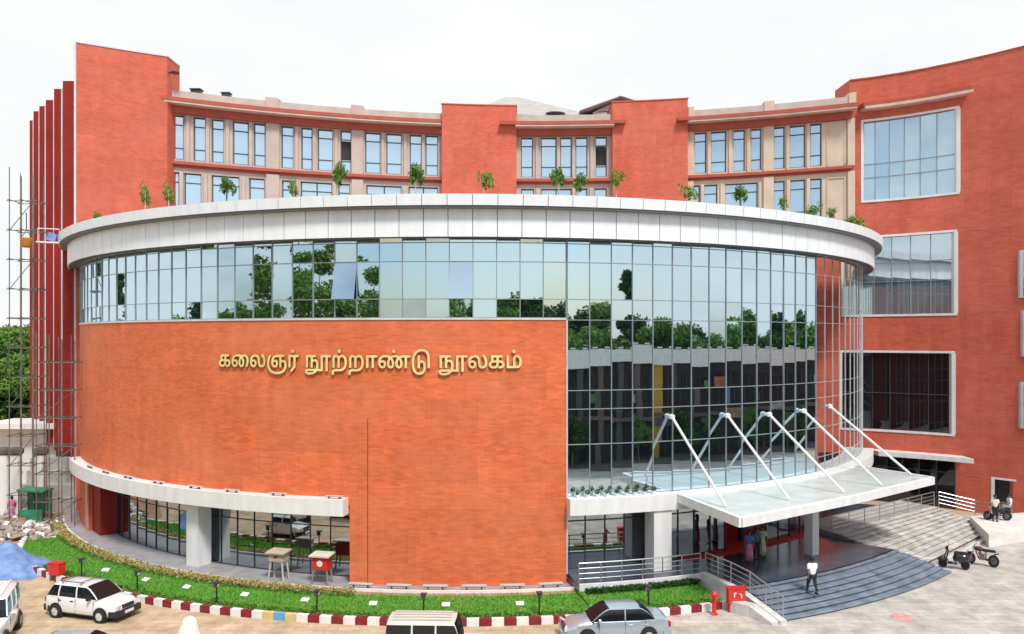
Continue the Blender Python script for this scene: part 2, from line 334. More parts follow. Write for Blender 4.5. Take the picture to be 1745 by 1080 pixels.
# ================================================================== the library building
LB = root('library_building', (DC[0], DC[1], 0), 'large curved orange brick library with a glazed drum, white roof fascia and red wings behind', 'building', local=False)
MOD = 2.187; A0 = 10.5; R0 = 29.4
AZ150 = az_px(150, R0); AZ595 = az_px(596, R0)
# --- drum walls
mb = MB()
ring(mb, R0-0.4, R0, 4.0, 12.9, -70, A0)
ring(mb, R0-0.4, R0, 0.0, 4.0, -70, AZ150)
ring(mb, R0-0.4, R0, 0.0, 4.0, AZ595, A0)
ring(mb, R0-4.0, R0-0.4, 0.0, 12.9, AZ595, AZ595+0.7)
ring(mb, R0-4.0, R0-0.4, 0.0, 16.8, A0-0.7, A0-0.02)
dw = mb.build('drum_wall', B_DRUM, LB); dw['label'] = 'orange brick drum wall'
mb = MB(); ring(mb, R0-0.38, R0+0.05, 12.9, 12.99, -70, A0); mb.build('wall_capping', M_SILV, LB)
mb = MB(); ring(mb, R0-0.05, R0+0.03, 0.7, 12.9, A0, A0+0.12); mb.build('wall_edge_trim', M_SILV, LB)
# slightly proud brick joint (expansion joint) on the drum
mb = MB(); a_ = az_px(626, R0); ring(mb, R0-0.01, R0+0.006, 0.2, 8.2, a_, a_+0.07); mb.build('expansion_joint', mat('dark_joint', (0.16,0.05,0.03), 0.9), dw)  # thin dark brown strip marks the joint
# --- back of the drum interior so nothing looks hollow
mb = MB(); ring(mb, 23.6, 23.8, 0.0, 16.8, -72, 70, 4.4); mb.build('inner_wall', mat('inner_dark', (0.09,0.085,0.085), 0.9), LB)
mb = MB()
for z in (3.62, 8.3, 12.6): ring(mb, 23.8, R0-0.45, z, z+0.15, -69, 43, 2.2)
mb.build('floor_slab', M_CONC, LB)
def curtain(name, aL, aR, zs, gm_, r=R0, mm=M_MULL, mw=0.05, skip=(), label=None, each=1, jit=0.004, tilt=()):
    n = int(round((aR-aL)/MOD)); st = (aR-aL)/n
    mb = MB(); fr = MB()
    for k in range(n):
        a, b = aL+k*st, aL+(k+1)*st
        for j in range(len(zs)-1):
            z0, z1 = zs[j], zs[j+1]
            if (k, j) in skip: continue
            t = random.gauss(0, jit); s = random.gauss(0, jit)
            if (k, j) in tilt: t0 = 0.0; o = 0.42
            else: o = 0
            rr = r-0.05
            mb.face([P(rr+t-s+o,a,z0),P(rr+t+s+o,b,z0),P(rr-t+s,b,z1),P(rr-t-s,a,z1)])
    cw = mb.build(name, gm_, LB)
    if label: cw['label'] = label
    for k in range(0, n+1, each):
        a = aL+k*st; d = R(a); c = P(r-0.04, a); fr.box((c[0], c[1], (zs[0]+zs[-1])/2), (mw, 0.07, zs[-1]-zs[0]), rz=d)
    for k in range(n):
        a, b = aL+k*st, aL+(k+1)*st; m = (a+b)/2; Lh = 2*r*math.sin(R(b-a)/2) - mw
        rr = (r-0.04)*math.cos(R(b-a)/2); c = P(rr, m)
        for z in zs: fr.box((c[0], c[1], z), (Lh, 0.06, mw), rz=R(m))
    fr.build('mullion_grid', mm, cw)
    return cw
nL = int((A0+70)/MOD)
band = curtain('curtain_wall', A0-nL*MOD, A0-0.0, [13.0,13.89,15.67,16.57,16.8], G_MIRR, mw=0.04, label='ribbon of reflective blue glass above the brick drum',
        tilt=((int((az_px(588,R0)-(A0-nL*MOD))/MOD), 1), (int((az_px(786,R0)-(A0-nL*MOD))/MOD), 1)))
AR = A0+15*MOD
rc = curtain('curtain_wall', A0+0.12, AR, [4.4,5.2,6.9,8.6,9.5,11.24,12.9,13.89,15.67,16.57,16.8], G_MIRR, mw=0.038, jit=0.0022, label='tall grid of mirror glass over the entrance')
scn = curtain('glass_screen', AR, AR+10*MOD, [4.4,5.2,6.9,8.6,9.5,11.24,12.9,13.89,15.67,16.8], G_SCREEN, mm=M_SILV, mw=0.014, each=1, label='clear glass screen running past the end of the drum')
mb = MB(); a_ = R(AR)
p0, p1 = P(R0-0.5, AR), P(20.5, AR+4)
d = Vector((p1[0]-p0[0], p1[1]-p0[1], 0)); m_ = ((p0[0]+p1[0])/2, (p0[1]+p1[1])/2)
mb.box((*m_, 10.25), (d.length, 0.4, 13.1), rz=math.atan2(d.y, d.x)); mb.build('return_wall', B_WING, LB)
# --- fascia rings
def panels(name, r, z0, z1, lab, gap=0.03, lean=0.0):
    mb = MB(); a = A0-39*MOD
    while a < 74:
        b = a+MOD; ga = math.degrees(gap/2/r)
        j = random.gauss(0, 0.003)
        q = [P(r+j,a+ga,z0+0.01),P(r+j,b-ga,z0+0.01),P(r+j+lean,b-ga,z1),P(r+j+lean,a+ga,z1)]
        i = [P(r-0.08,a+ga,z0+0.01),P(r-0.08,b-ga,z0+0.01),P(r-0.08+lean,b-ga,z1),P(r-0.08+lean,a+ga,z1)]
        mb.face(q)
        for e in range(4):
            f = (e+1) % 4; mb.face([q[f], q[e], i[e], i[f]])
        a = b
    bk = MB(); ring(bk, r-0.5, r-0.045, z0+0.03, z1-0.02, A0-39*MOD, a, MOD)
    o = bk.build(name, M_JOINT, LB); o['label'] = lab
    mb.build('white_panels', M_WHITE, o)
panels('roof_fascia', 30.12, 16.75, 18.06, 'deep lower band of the white fascia', 0.035)
panels('roof_parapet', 30.62, 18.14, 18.66, 'thin upper white band crowning the fascia', 0.03, 0.05)
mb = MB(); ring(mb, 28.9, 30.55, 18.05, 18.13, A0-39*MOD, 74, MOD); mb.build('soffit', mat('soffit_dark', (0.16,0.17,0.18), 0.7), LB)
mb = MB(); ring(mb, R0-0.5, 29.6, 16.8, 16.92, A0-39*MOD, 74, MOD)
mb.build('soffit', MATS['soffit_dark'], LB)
mb = MB(); ring(mb, 1.0, 29.5, 18.0, 18.2, A0-39*MOD, 74, 4.4); mb.build('terrace_deck', M_ROOFG, LB)
# --- ledges
mb = MB(); ring(mb, R0-0.6, 30.05, 3.6, 4.38, -59, AZ595-0.15); lg = mb.build('ledge', M_WHITE2, LB); lg['label'] = 'white curved ledge below the brick on the left'
mb = MB(); ring(mb, R0-1.2, 30.05, 3.62, 4.39, A0+0.05, 68); lg2 = mb.build('ledge', M_WHITE2, LB); lg2['label'] = 'white curved ledge running into the entrance canopy'
# --- plinths and floors
mb = MB(); ring(mb, 23.8, 30.3, 0.0, 0.25, -66, A0+0.3, 2.2); pl_ = mb.build('walkway', mat('grey_paving', (0.33,0.32,0.34), 0.5, var=0.15, scale=2), LB)
mb = MB(); ring(mb, 30.3, 30.42, 0.0, 0.36, -60, A0+0.3, MOD); mb.build('edging', M_WHITE2, pl_)
mb = MB(); ring(mb, 23.8, 33.6, 0.0, 0.66, 23.3, 44, 2.2); ring(mb, 23.8, 31.1, 0.0, 0.66, A0+0.3, 23.3, 2.2); ring(mb, 23.8, 31.0, 0.0, 0.66, 44, 66, 2.2)
fl = mb.build('entrance_platform', M_GRANITE, LB); fl['label'] = 'polished dark granite platform'
mb = MB(); ring(mb, 31.1, 31.25, 0.0, 0.72, A0+0.3, 23.0, MOD); mb.build('edging', M_WHITE2, fl)
# --- lower-left shopfront
AZ195 = az_px(197, 28.3)
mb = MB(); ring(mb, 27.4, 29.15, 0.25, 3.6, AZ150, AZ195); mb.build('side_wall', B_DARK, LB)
mb = MB(); ring(mb, R0-0.02, R0+0.06, 0.25, 3.6, AZ150-0.9, AZ150+0.15); mb.build('end_jamb', mat('pink_render',(0.62,0.32,0.27),0.7), LB)
curtain('shopfront', AZ195, AZ595+1.5, [0.27,2.7,3.58], G_SHOP, r=28.3, mm=M_FRAME, mw=0.04, label='recessed shopfront glazing under the left ledge')
mb = MB(); c = P(28.95, az_px(339, 28.95)); mb.box((c[0], c[1], 1.93), (0.86, 0.86, 3.34), rz=R(az_px(339, 28.9))); co = mb.build('column', M_WHITE2, LB); co['label'] = 'thick white column under the left ledge'
mb = MB(); aa = az_px(1120, 29.4); c = P(29.5, aa); mb.box((c[0], c[1], 2.14), (0.98, 0.9, 2.95), rz=R(aa)); co = mb.build('column', M_WHITE2, LB); co['label'] = 'thick white column beside the entrance'
# --- entrance glazing with door opening
aD0, aD1 = az_px(1236, 28.4), az_px(1306, 28.4)
curtain('entrance_glazing', A0+0.4, aD0, [0.68,3.0,3.6], G_SHOP, r=28.4, mm=M_FRAME, mw=0.06)
curtain('entrance_glazing', aD1, 48, [0.68,3.0,3.6], G_SHOP, r=28.4, mm=M_FRAME, mw=0.06)
mb = MB(); ring(mb, 25.6, 25.8, 0.66, 3.6, 19, 39, 2.2); mb.build('red_lobby', M_REDIN, LB); mb = MB(); ring(mb, 25.8, 28.9, 0.66, 0.672, aD0-6, aD1+8, 2.2); mb.build('red_carpet', M_REDIN, LB)
mb = MB()
for px in (1180, 1222, 1262, 1312, 1352):
    a_ = az_px(px, 27.2); c = P(27.2, a_); mb.box((c[0], c[1], 2.1), (0.22, 0.22, 2.9), rz=R(a_))
mb.build('door_jamb', mat('indigo_jamb', (0.05,0.05,0.12), 0.5), LB)

# --- facade behind the drum
bd = {}
def winbands(secs, z_lo):
    pass
ROWS = [(20.9, 24.2), (25.15, 28.4)]
def section(name, pxa, pxb, wins_u, wins_l, m, open_u=(), label=None, frame_m=M_FRAME):
    xa, xb = xw(pxa, fnB), xw(pxb, fnB); mb = MB()
    for z0, z1 in ((16.0, 20.9), (24.2, 25.15), (28.4, 30.0)): block(mb, fnB, xa, xb, z0, z1, 0, 0.5)
    for (z0, z1), wins in zip(ROWS, (wins_l, wins_u)):
        x = xa
        for a, b in wins:
            block(mb, fnB, x, xw(a, fnB), z0, z1, 0, 0.5); x = xw(b, fnB)
        block(mb, fnB, x, xb, z0, z1, 0, 0.5)
    wl = mb.build(name, m, LB)
    if label: wl['label'] = label
    rb = MB()
    for row, ((z0, z1), wins) in enumerate(zip(ROWS, (wins_l, wins_u))):
        for i, (a, b) in enumerate(wins):
            x0, x1 = xw(a, fnB), xw(b, fnB); y0, y1 = fnB(x0)+0.28, fnB(x1)+0.28
            op = row == 1 and i in open_u
            zt = z0+0.85
            pm = MB()
            def q(mb_, za, zb, dy=0, mi=0):
                j = random.gauss(0, 0.006); mb_.face([(x0,y0+dy+j,za),(x1,y1+dy-j,za),(x1,y1+dy-j,zb),(x0,y0+dy+j,zb)], mi=mi)
            if op: q(pm, z0, z0+0.95); q(pm, z0+0.95, z1-0.75, 0.15, 1); q(pm, z1-0.75, z1)  # open sash: black face stands in for the shade of the room
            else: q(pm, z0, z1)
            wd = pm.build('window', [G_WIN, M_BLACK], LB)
            if op: wd['label'] = 'window with its middle sash open, dark inside'
            fr = MB(); d = math.atan2(y1-y0, x1-x0); Lw = math.hypot(x1-x0, y1-y0); cx, cy = (x0+x1)/2, (y0+y1)/2-0.03
            for z in (z0+0.04, z1-0.04, zt, z1-0.7): fr.box((cx, cy, z), (Lw-0.12, 0.07, 0.07), rz=d)
            for s in (-1, 1): fr.box((cx+s*math.cos(d)*(Lw/2-0.03), cy+s*math.sin(d)*(Lw/2-0.03), (z0+z1)/2), (0.07, 0.08, z1-z0-0.02), rz=d)
            if (b-a) > 38: fr.box((cx, cy, (z0+z1)/2), (0.09, 0.09, z1-z0-0.02), rz=d)
            fr.build('window_frame', frame_m, wd)
        # slim fins between the windows
        for (a, b), (c, e) in zip(wins[:-1], wins[1:]):
            if c-b < 18:
                xm = xw((b+c)/2, fnB); block(rb, fnB, xm-0.11, xm+0.11, z0-0.35, z1+0.03, -0.16, 0.02)
            else:
                for pxx in (b+3, c-3): xm = xw(pxx, fnB); block(rb, fnB, xm-0.07, xm+0.07, z0, z1, -0.08, 0.02)
    rb.build('wall_fin', m, wl)
    return xa, xb
uL = [(291,313),(329,350),(360,381),(396,424),(432,452),(479,500),(513,532),(541,567),(580,598),(622,648),(658,684),(698,718),(725,746)]
lL = [(291,307),(313,343),(360,408),(424,451),(480,500),(512,566),(576,596),(624,684),(696,746)]
section('facade_wall', 287, 753, uL, lL, M_CREAMP, open_u=(8,), label='pinkish cream facade with tall windows, left of the first red pier')
uC = [(888,908),(922,948),(955,974),(981,1001),(1015,1034)]
section('facade_wall', 878, 1044, uC, [(888,910),(922,974),(981,1001),(1013,1034)], M_CREAMP, open_u=(4,), label='narrow facade between the two red piers')
uR = [(1184,1204),(1212,1238),(1250,1270),(1280,1298),(1319,1338),(1346,1373),(1380,1401)]
section('facade_wall', 1168, 1449, uR, [(1176,1193),(1200,1223),(1236,1292),(1319,1338),(1347,1373),(1380,1401)], M_CREAM, label='yellow cream facade with tall windows, right of the second red pier')
# blank recessed panel mouldings at the right end
mb = MB()
for z0, z1 in ROWS:
    xa, xb = xw(1408, fnB), xw(1441, fnB)
    block(mb, fnB, xa, xb, z1-0.1, z1, -0.07, 0.0); block(mb, fnB, xa, xa+0.1, z0, z1-0.1, -0.07, 0.0); block(mb, fnB, xb-0.1, xb, z0, z1-0.1, -0.07, 0.0)
mb.build('blank_panel_moulding', M_CREAM, LB)
for (pa, pb, m) in ((455,477,M_CREAMP),(600,620,M_CREAMP),(1171,1181,M_CREAM),(1300,1317,M_CREAM),(1443,1455,M_CREAM)):
    mb = MB(); xa, xb = xw(pa, fnB), xw(pb, fnB)
    block(mb, fnB, xa, xb, 16, 24.55, -0.22, 0); block(mb, fnB, xa, xb, 24.97, 28.5, -0.22, 0); block(mb, fnB, xa, xb, 29.42, 30.35, -0.45, 0.3); mb.build('pilaster', m, LB)
for (pa, pb) in ((287,753),(852,1063),(1150,1452)):
    mb = MB(); xa, xb = xw(pa, fnB), xw(pb, fnB); o = -0.75 if pa != 287 else -0.3
    block(mb, fnB, xa, xb, 29.14, 29.4, -1.25, 0.0); cor = mb.build('cornice', M_CORN, LB); mb = MB()
    xa2, xb2 = (xa, xb) if pa == 287 else (xw(878 if pa==852 else 1168, fnB), xw(1044 if pa==852 else 1449, fnB))
    block(mb, fnB, xa2, xb2, 28.45, 29.14, -0.42, -0.002)
    mb.build('frieze', M_CORN, LB); mb = MB()
    block(mb, fnB, xa2, xb2, 24.56, 24.74, -0.12, -0.002); block(mb, fnB, xa2, xb2, 24.74, 24.96, -0.38, -0.002)
    mb.build('string_course', M_CORN, LB)
    mb = MB(); block(mb, fnB, xa2, xb2, 29.4, 30.1, -0.35, -0.02); mb.build('parapet', M_PARA, LB); mb = MB(); block(mb, fnB, xa2, xb2, 29.0, 29.14, -1.2, -0.43); mb.build('cornice_soffit', M_SOFF, LB)
for (pa, pb, zt) in ((754,880,30.75),(1042,1169,30.95)):
    mb = MB(); xa, xb = xw(pa, fnB), xw(pb, fnB); block(mb, fnB, xa, xb, 16, zt, -0.7, 3.0); block(mb, fnB, xa-0.05, xb+0.05, zt, zt+0.08, -0.76, 3.0)
    o = mb.build('brick_pier', B_WING, LB); o['label'] = 'red brick pier, ' + ('the left one' if pa == 754 else 'the right one')
# roofs behind the middle
def bp(px, py, Y): return ((px-CX)/F*Y, Y, CAMH+(HY-py)/F*Y)
mb = MB()
A_, B_, C_, D_ = bp(800,190,71), bp(1030,203,71), bp(1030,200,84), bp(790,196,84); T_ = bp(862,165,77)
T2 = bp(885,166,77)
mb.face([A_, B_, T2, T_]); mb.face([B_, C_, T2]); mb.face([C_, D_, T_, T2]); mb.face([D_, A_, T_])
for a, b in ((A_,B_),(B_,C_),(C_,D_),(D_,A_)): mb.face([(a[0],a[1],28),(b[0],b[1],28),b,a])
rf = mb.build('hipped_roof', M_ROOFG, LB)
mb = MB(); p = bp(948,189,72.5); mb.lathe((p[0],p[1],p[2]-0.5), [(0.1,-.2),(1.45,-.1),(1.45,0.0),(0.9,0.28),(0.1,0.36)], n=20, sy=0.8); mb.build('roof_dormer', M_ROOFG, rf)
mb = MB(); mb.lathe((p[0]-0.15,p[1]-1.1,p[2]-0.5), [(0.1,-.08),(0.7,-.06),(0.9,0.02),(0.5,0.14),(0.1,0.18)], n=16, sy=0.4); mb.build('roof_vent', M_FRAME, rf)
mb = MB()
a, t, b = bp(988,188,72), bp(1058,163,72), bp(1102,177,72)
for u, v in ((a,t),(t,b)):
    q = [u, v, (v[0],v[1]+9,v[2]), (u[0],u[1]+9,u[2])]; mb.face(q); mb.face([(x,y,z-0.18) for x,y,z in reversed(q)])
    mb.face([(u[0],u[1],u[2]-0.18),(v[0],v[1],v[2]-0.18),v,u])
mb.build('gabled_roof', M_ROOFG, LB)
mb = MB(); u = (a[0]+0.5,72.4,28); mb.prism([(a[0]+1.2,72.4),(b[0],72.4),(b[0],80),(a[0]+1.2,80)], 28, min(a[2],b[2])-0.05); 
mb.face([(a[0]+1.2,72.4,a[2]-.05),(b[0],72.4,b[2]-.2),(t[0],72.4,t[2]-0.2)]); mb.build('gable_wall', M_PARA, LB)
mb = MB(); mb.tube((a[0],71.95,a[2]-0.1),(t[0],71.95,t[2]-0.1),0.1); mb.tube((t[0],71.95,t[2]-0.1),(b[0],71.95,b[2]-0.1),0.1); mb.build('roof_edge_trim', mat('brown_trim',(0.2,0.13,0.11),0.7), LB)

# --- right wing
XR0, XR1 = 21.5, 35.6
x1445 = xw(1445, fnR)
def px_range(a, b): return xw(a, fnR), xw(b, fnR)
W1, W2, W3, EN, DO = px_range(1467,1625), px_range(1433,1621), px_range(1431,1617), px_range(1392,1624), px_range(1689,1721)
mb = MB()
def band_wall(z0, z1, opens, xl):
    x = xl
    for a, b in opens: block(mb, fnR, x, a, z0, z1, -0.35, 0.2); x = b
    block(mb, fnR, x, XR1, z0, z1, -0.35, 0.2)
band_wall(-0.1, 2.45, [EN, DO], XR0); band_wall(2.45, 3.4, [EN], XR0); band_wall(3.4, 5.3, [], XR0); band_wall(5.3, 10.97, [W3], XR0)
band_wall(10.97, 13.8, [], XR0); band_wall(13.8, 16.6, [W2], XR0); band_wall(16.6, 19.5, [W2], XR0+1.5); band_wall(19.5, 22.3, [], x1445); band_wall(22.3, 28.15, [W1], x1445)
block(mb, fnR, x1445, XR1, 28.15, 31.35, -0.35, 2.5)
rw = mb.build('right_wing_wall', B_WING, LB); rw['label'] = 'tall red brick wing on the right'
mb = MB(); block(mb, fnR, x1445, XR1, 31.35, 31.45, -0.42, 2.5); mb.build('wall_capping', M_CORN, LB); mb = MB(); block(mb, fnR, xw(1460, fnR), xw(1640, fnR), 29.12, 29.42, -1.2, -0.36); mb.build('cornice', M_CORN, LB)
mb = MB(); block(mb, fnR, xw(1462, fnR), xw(1642, fnR), 28.92, 29.115, -1.3, -0.36); mb.build('cornice_soffit', M_SOFF, LB)
for (xa, xb), z0, z1, gm_, nv, hz in ((W1, 22.3, 28.15, G_WIN, 6, (25.0, 24.0)), (W2, 13.8, 19.5, G_WIN, 6, (17.6, 16.2)), (W3, 5.3, 10.97, G_DARK, 6, (8.0,))):
    mb = MB(); n = nv
    for k in range(n):
        a = xa+(xb-xa)*k/n; b = xa+(xb-xa)*(k+1)/n; j = random.gauss(0, 0.006)
        mb.face([(a,fnR(a)-0.08+j,z0),(b,fnR(b)-0.08-j,z0),(b,fnR(b)-0.08-j,z1),(a,fnR(a)-0.08+j,z1)])
    wd = mb.build('window', gm_, LB)
    fr = MB()
    for k in range(1, n):
        a = xa+(xb-xa)*k/n; fr.box((a, fnR(a)-0.1, (z0+z1)/2), (0.05,0.08,z1-z0), rz=-0.7)
    for z in hz: block(fr, fnR, xa, xb, z-0.03, z+0.03, -0.15, -0.1)
    fr.build('mullion', M_FRAME if gm_ is G_DARK else M_MULL, wd)
    fr = MB(); block(fr, fnR, xa-0.13, xb+0.13, z1, z1+0.16, -0.42, -0.36); block(fr, fnR, xa-0.13, xb+0.13, z0-0.16, z0, -0.42, -0.36)
    block(fr, fnR, xa-0.13, xa+0.02, z0, z1, -0.42, -0.02); block(fr, fnR, xb-0.02, xb+0.17, z0, z1, -0.42, -0.02)
    fr.build('window_surround', M_WHITE2, wd)
wdk = MB(); block(wdk, fnR, XR0, x1445, 0, 16.4, 1.5, 1.6, 3); block(wdk, fnR, x1445+.1, XR1-.1, 0, 31, 1.5, 1.6, 3)
we = MB(); q_ = fnR(XR1); we.prism([(XR1,q_-.35),(XR1+14,q_+14),(XR1+13,q_+15),(XR1-.4,q_+.6)],0,31.35); we.build('end_wall', B_WING, LB); wdk.build('inner_wall', MATS['inner_dark'], LB)
# glass lobby of the right wing and its little canopy
mb = MB(); n = 9; xa, xb = EN
for k in range(n):
    a = xa+(xb-xa)*k/n; b = xa+(xb-xa)*(k+1)/n; mb.face([(a,fnR(a)-0.25,0),(b,fnR(b)-0.25,0),(b,fnR(b)-0.25,3.4),(a,fnR(a)-0.25,3.4)])
dr = mb.build('side_entrance', G_DARK, LB); dr['label'] = 'dark glass side entrance of the right wing'
fr = MB()
for k in range(n+1): a = xa+(xb-xa)*k/n; fr.box((a, fnR(a)-0.29, 1.7), (0.08,0.1,3.4), rz=-0.7)
block(fr, fnR, xa, xb, 2.5, 2.58, -0.33, -0.26); fr.build('door_frame', M_FRAME, dr)
mb = MB(); block(mb, lambda x: fnR(x), xw(1478, fnR), xw(1630, fnR)+0.1, 3.5, 3.82, -1.9, -0.36); cn = mb.build('small_canopy', M_WHITE2, LB); cn['label'] = 'thin white canopy over the side entrance'
xa, xb = DO
mb = MB(); block(mb, fnR, xa, xb, 0, 2.45, 0.0, 0.05); dr = mb.build('doorway', M_BLACK, LB); dr['label'] = 'dark open doorway in the right wing'  # black sheet painted in place of the shade inside the opening
fr = MB(); block(fr, fnR, xa-0.14, xa, 0, 2.58, -0.42, -0.3); block(fr, fnR, xa, xb+0.1, 2.45, 2.58, -0.42, -0.352); fr.build('door_frame', M_WHITE2, dr)
# --- left wing
xa, xb = xw(130, fnL), xw(285, fnL)
mb = MB(); block(mb, fnL, xa, xb, 0, 32.2, 0, 2.2); o = mb.build('left_wing_wall', B_WING, LB); o['label'] = 'tall plain red brick wall on the left'
mb = MB(); block(mb, fnL, xa-0.05, xb+0.05, 32.2, 32.3, -0.06, 2.2); mb.build('wall_capping', M_SILV, LB); mb = MB(); block(mb, fnL, xa-0.10, xa, 0, 32.2, -0.05, 0.3); mb.build('edge_strip', M_SILV, LB)
mb = MB(); mb.tube((xb, fnL(xb)+0.3, 31.15), (xb+0.6, fnL(xb)+0.2, 31.15), 0.06); mb.lathe((xb+0.5, fnL(xb)+0.2, 31.05), [(0.25,0),(0.3,0.1),(0.1,0.2)], n=12); mb.build('wall_lamp', M_FRAME, LB)
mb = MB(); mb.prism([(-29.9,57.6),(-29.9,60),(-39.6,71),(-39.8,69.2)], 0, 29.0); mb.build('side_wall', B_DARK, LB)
mb = MB(); mb.prism([(-30.0,58.0),(-30.0,60.2),(-39.4,71.2),(-39.6,69.4)], 29.0, 31.0); mb.build('side_parapet', M_ROOFG, LB)
fins = [((107,127),56.4),((92,105),58.2),((78,91.5),60.9),((67,77),62.5),((57,66.5),63.9),((50.5,56.5),66.6)]
for (a, b), D in fins:
    xl, xr = (a-CX)/F*D, (b-CX)/F*D
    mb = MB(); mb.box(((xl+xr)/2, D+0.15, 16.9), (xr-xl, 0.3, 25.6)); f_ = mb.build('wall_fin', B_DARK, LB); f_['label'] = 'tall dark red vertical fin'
    mb = MB(); mb.box((xr+0.05, D+0.1, 16.9), (0.1, 0.34, 25.7)); mb.build('edge_strip', M_SILV, f_)
# --- rooftop boxes
for px, py, D, s in ((335,152,62,0.7),(386,158,63,0.6)):
    p = bp(px, py, D); mb = MB(); mb.box((p[0],p[1],p[2]-0.35),(s,s*0.8,0.5)); mb.box((p[0],p[1],p[2]-0.05),(s*1.2,s,0.08)); mb.box((p[0],p[1],p[2]-1.2),(0.1,0.1,1.3)); mb.build('roof_vent', M_FRAME, LB)

# --- entrance canopy
CA = [P(29.95, 21.6), P(29.95, 26), P(29.95, 31), P(29.95, 36), P(29.95, 41), P(29.95, 46), P(29.95, 51)]
FL, FR_ = (9.75, 35.0), (23.2, 45.3)
poly = [FL, (16.6, 39.95), FR_] + [P(29.95, 51)] + CA[::-1][1:]
mb = MB(); mb.prism(poly, 4.10, 4.30)
cp_ = mb.build('entrance_canopy', mat('canopy_top', (0.56,0.60,0.59), 0.3, var=0.12, scale=0.9, spec=0.6), LB); cp_['label'] = 'flat white canopy hung from white rods over the steps'
mb = MB()
def bar(mb, a, b, z0, z1, t):
    d = math.atan2(b[1]-a[1], b[0]-a[0]); Lb = math.dist(a, b); mb.box(((a[0]+b[0])/2,(a[1]+b[1])/2,(z0+z1)/2),(Lb,t,z1-z0),rz=d)
bar(mb, FL, (16.6,39.95), 3.98, 4.38, 0.22); bar(mb, (16.6,39.95), FR_, 3.98, 4.382, 0.22)
bar(mb, P(30.05,21.4), FL, 3.96, 4.384, 0.2); bar(mb, FR_, P(30.05,51.2), 3.96, 4.386, 0.2)
mb.build('edge_beam', M_WHITE2, cp_)
apx = [1145,1240,1311,1370,1414]; apz = [710,708,706,700,692]; att = [(1237,862),(1345,850),(1438,838),(1503,826),(1553,808)]
for k in range(5):
    a_ = az_px(apx[k], R0+0.15); q = P(R0+0.15, a_); z = CAMH-(apz[k]-HY)*q[1]/F
    e = g(att[k][0], att[k][1], 4.38)
    mb = MB(); mb.tube((q[0], q[1], z), (e[0], e[1], 4.36), 0.066, n=10); mb.tube((q[0], q[1], z), P(R0-0.1, a_, z), 0.08, n=10); mb.lathe((q[0],q[1],z-0.13), [(0.05,0),(0.15,0.05),(0.15,0.2),(0.05,0.26)], n=10)
    mb.build('tie_rod', M_WHITE2, cp_)
for k in (0, 1, 2, 3):                      # tapering beams below the slab
    t = (k+0.9)/4.6; e = (FL[0]+(FR_[0]-FL[0])*t+0.1, FL[1]+(FR_[1]-FL[1])*t+0.3); q = P(30.1, 24+6.5*k)
    d = Vector((e[0]-q[0], e[1]-q[1], 0)); n_ = Vector((-d.y, d.x, 0)).normalized()*0.13
    mb = MB(); A = Vector((*q, 0)); B = Vector((*e, 0))
    for s in (1, -1):
        qd = [A+n_*s+Vector((0,0,4.09)), A+n_*s+Vector((0,0,3.35)), B+n_*s+Vector((0,0,3.82)), B+n_*s+Vector((0,0,4.09))]
        mb.face([tuple(v) for v in (qd if s > 0 else qd[::-1])])
    mb.face([tuple(A+n_+Vector((0,0,3.35))), tuple(A-n_+Vector((0,0,3.35))), tuple(B-n_+Vector((0,0,3.82))), tuple(B+n_+Vector((0,0,3.82)))])
    mb.face([tuple(B+n_+Vector((0,0,3.82))), tuple(B-n_+Vector((0,0,3.82))), tuple(B-n_+Vector((0,0,4.09))), tuple(B+n_+Vector((0,0,4.09)))])
    mb.build('canopy_beam', M_WHITE2, cp_)
e = g(1383, 944, 0.66); mb = MB(); mb.box((e[0], e[1], 2.38), (0.52,0.52,3.44), rz=R(33)); co = mb.build('column', M_WHITE2, LB); co['label'] = 'slim white column under the canopy'

# ================================================================== steps
mb = MB(); rs = MB(); NR = 7; TR = 0.40
for k in range(NR):
    r1 = 36.45 - k*TR; z = 0.66*(k+1)/NR
    if k == NR-1: r1 = 33.85
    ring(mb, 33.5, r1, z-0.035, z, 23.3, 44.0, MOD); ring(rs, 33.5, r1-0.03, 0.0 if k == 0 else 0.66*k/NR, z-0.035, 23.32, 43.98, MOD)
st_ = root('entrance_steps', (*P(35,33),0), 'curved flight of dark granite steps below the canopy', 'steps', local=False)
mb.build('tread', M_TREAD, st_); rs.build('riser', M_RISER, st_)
b0, b1 = (21.4,43.0), (30.2,51.4); t0, t1 = (18.3,46.9), (27.9,54.3)
mb = MB(); rs = MB(); NS = 11
for k in range(NS):
    u = k/NS; a = (b0[0]+(t0[0]-b0[0])*u, b0[1]+(t0[1]-b0[1])*u); b = (b1[0]+(t1[0]-b1[0])*u, b1[1]+(t1[1]-b1[1])*u); z = 0.08+0.85*(k+1)/NS
    mb.prism([a, b, (t1[0],t1[1]), (t0[0],t0[1])], z-0.03, z)
    q = 0.05; rs.prism([(a[0]-q*.6,a[1]+q*.8),(b[0]-q*.6,b[1]+q*.8),(t1[0],t1[1]),(t0[0],t0[1])], 0.0 if k==0 else z-0.03-0.85/NS+0.03, z-0.031)
sl = root('dusty_steps', (24.6,48.6,0), 'straight flight of pale dusty steps right of the dark curved steps', 'steps', local=False)
mb.build('tread', M_DUST, sl); rs.build('riser', mat('dusty_riser',(0.13,0.125,0.125),0.8,var=0.3), sl)
mb = MB(); mb.prism([t0,t1,(26.6,56.5),(17.5,49.5)],0,0.92); mb.build('landing', M_CONC, sl)
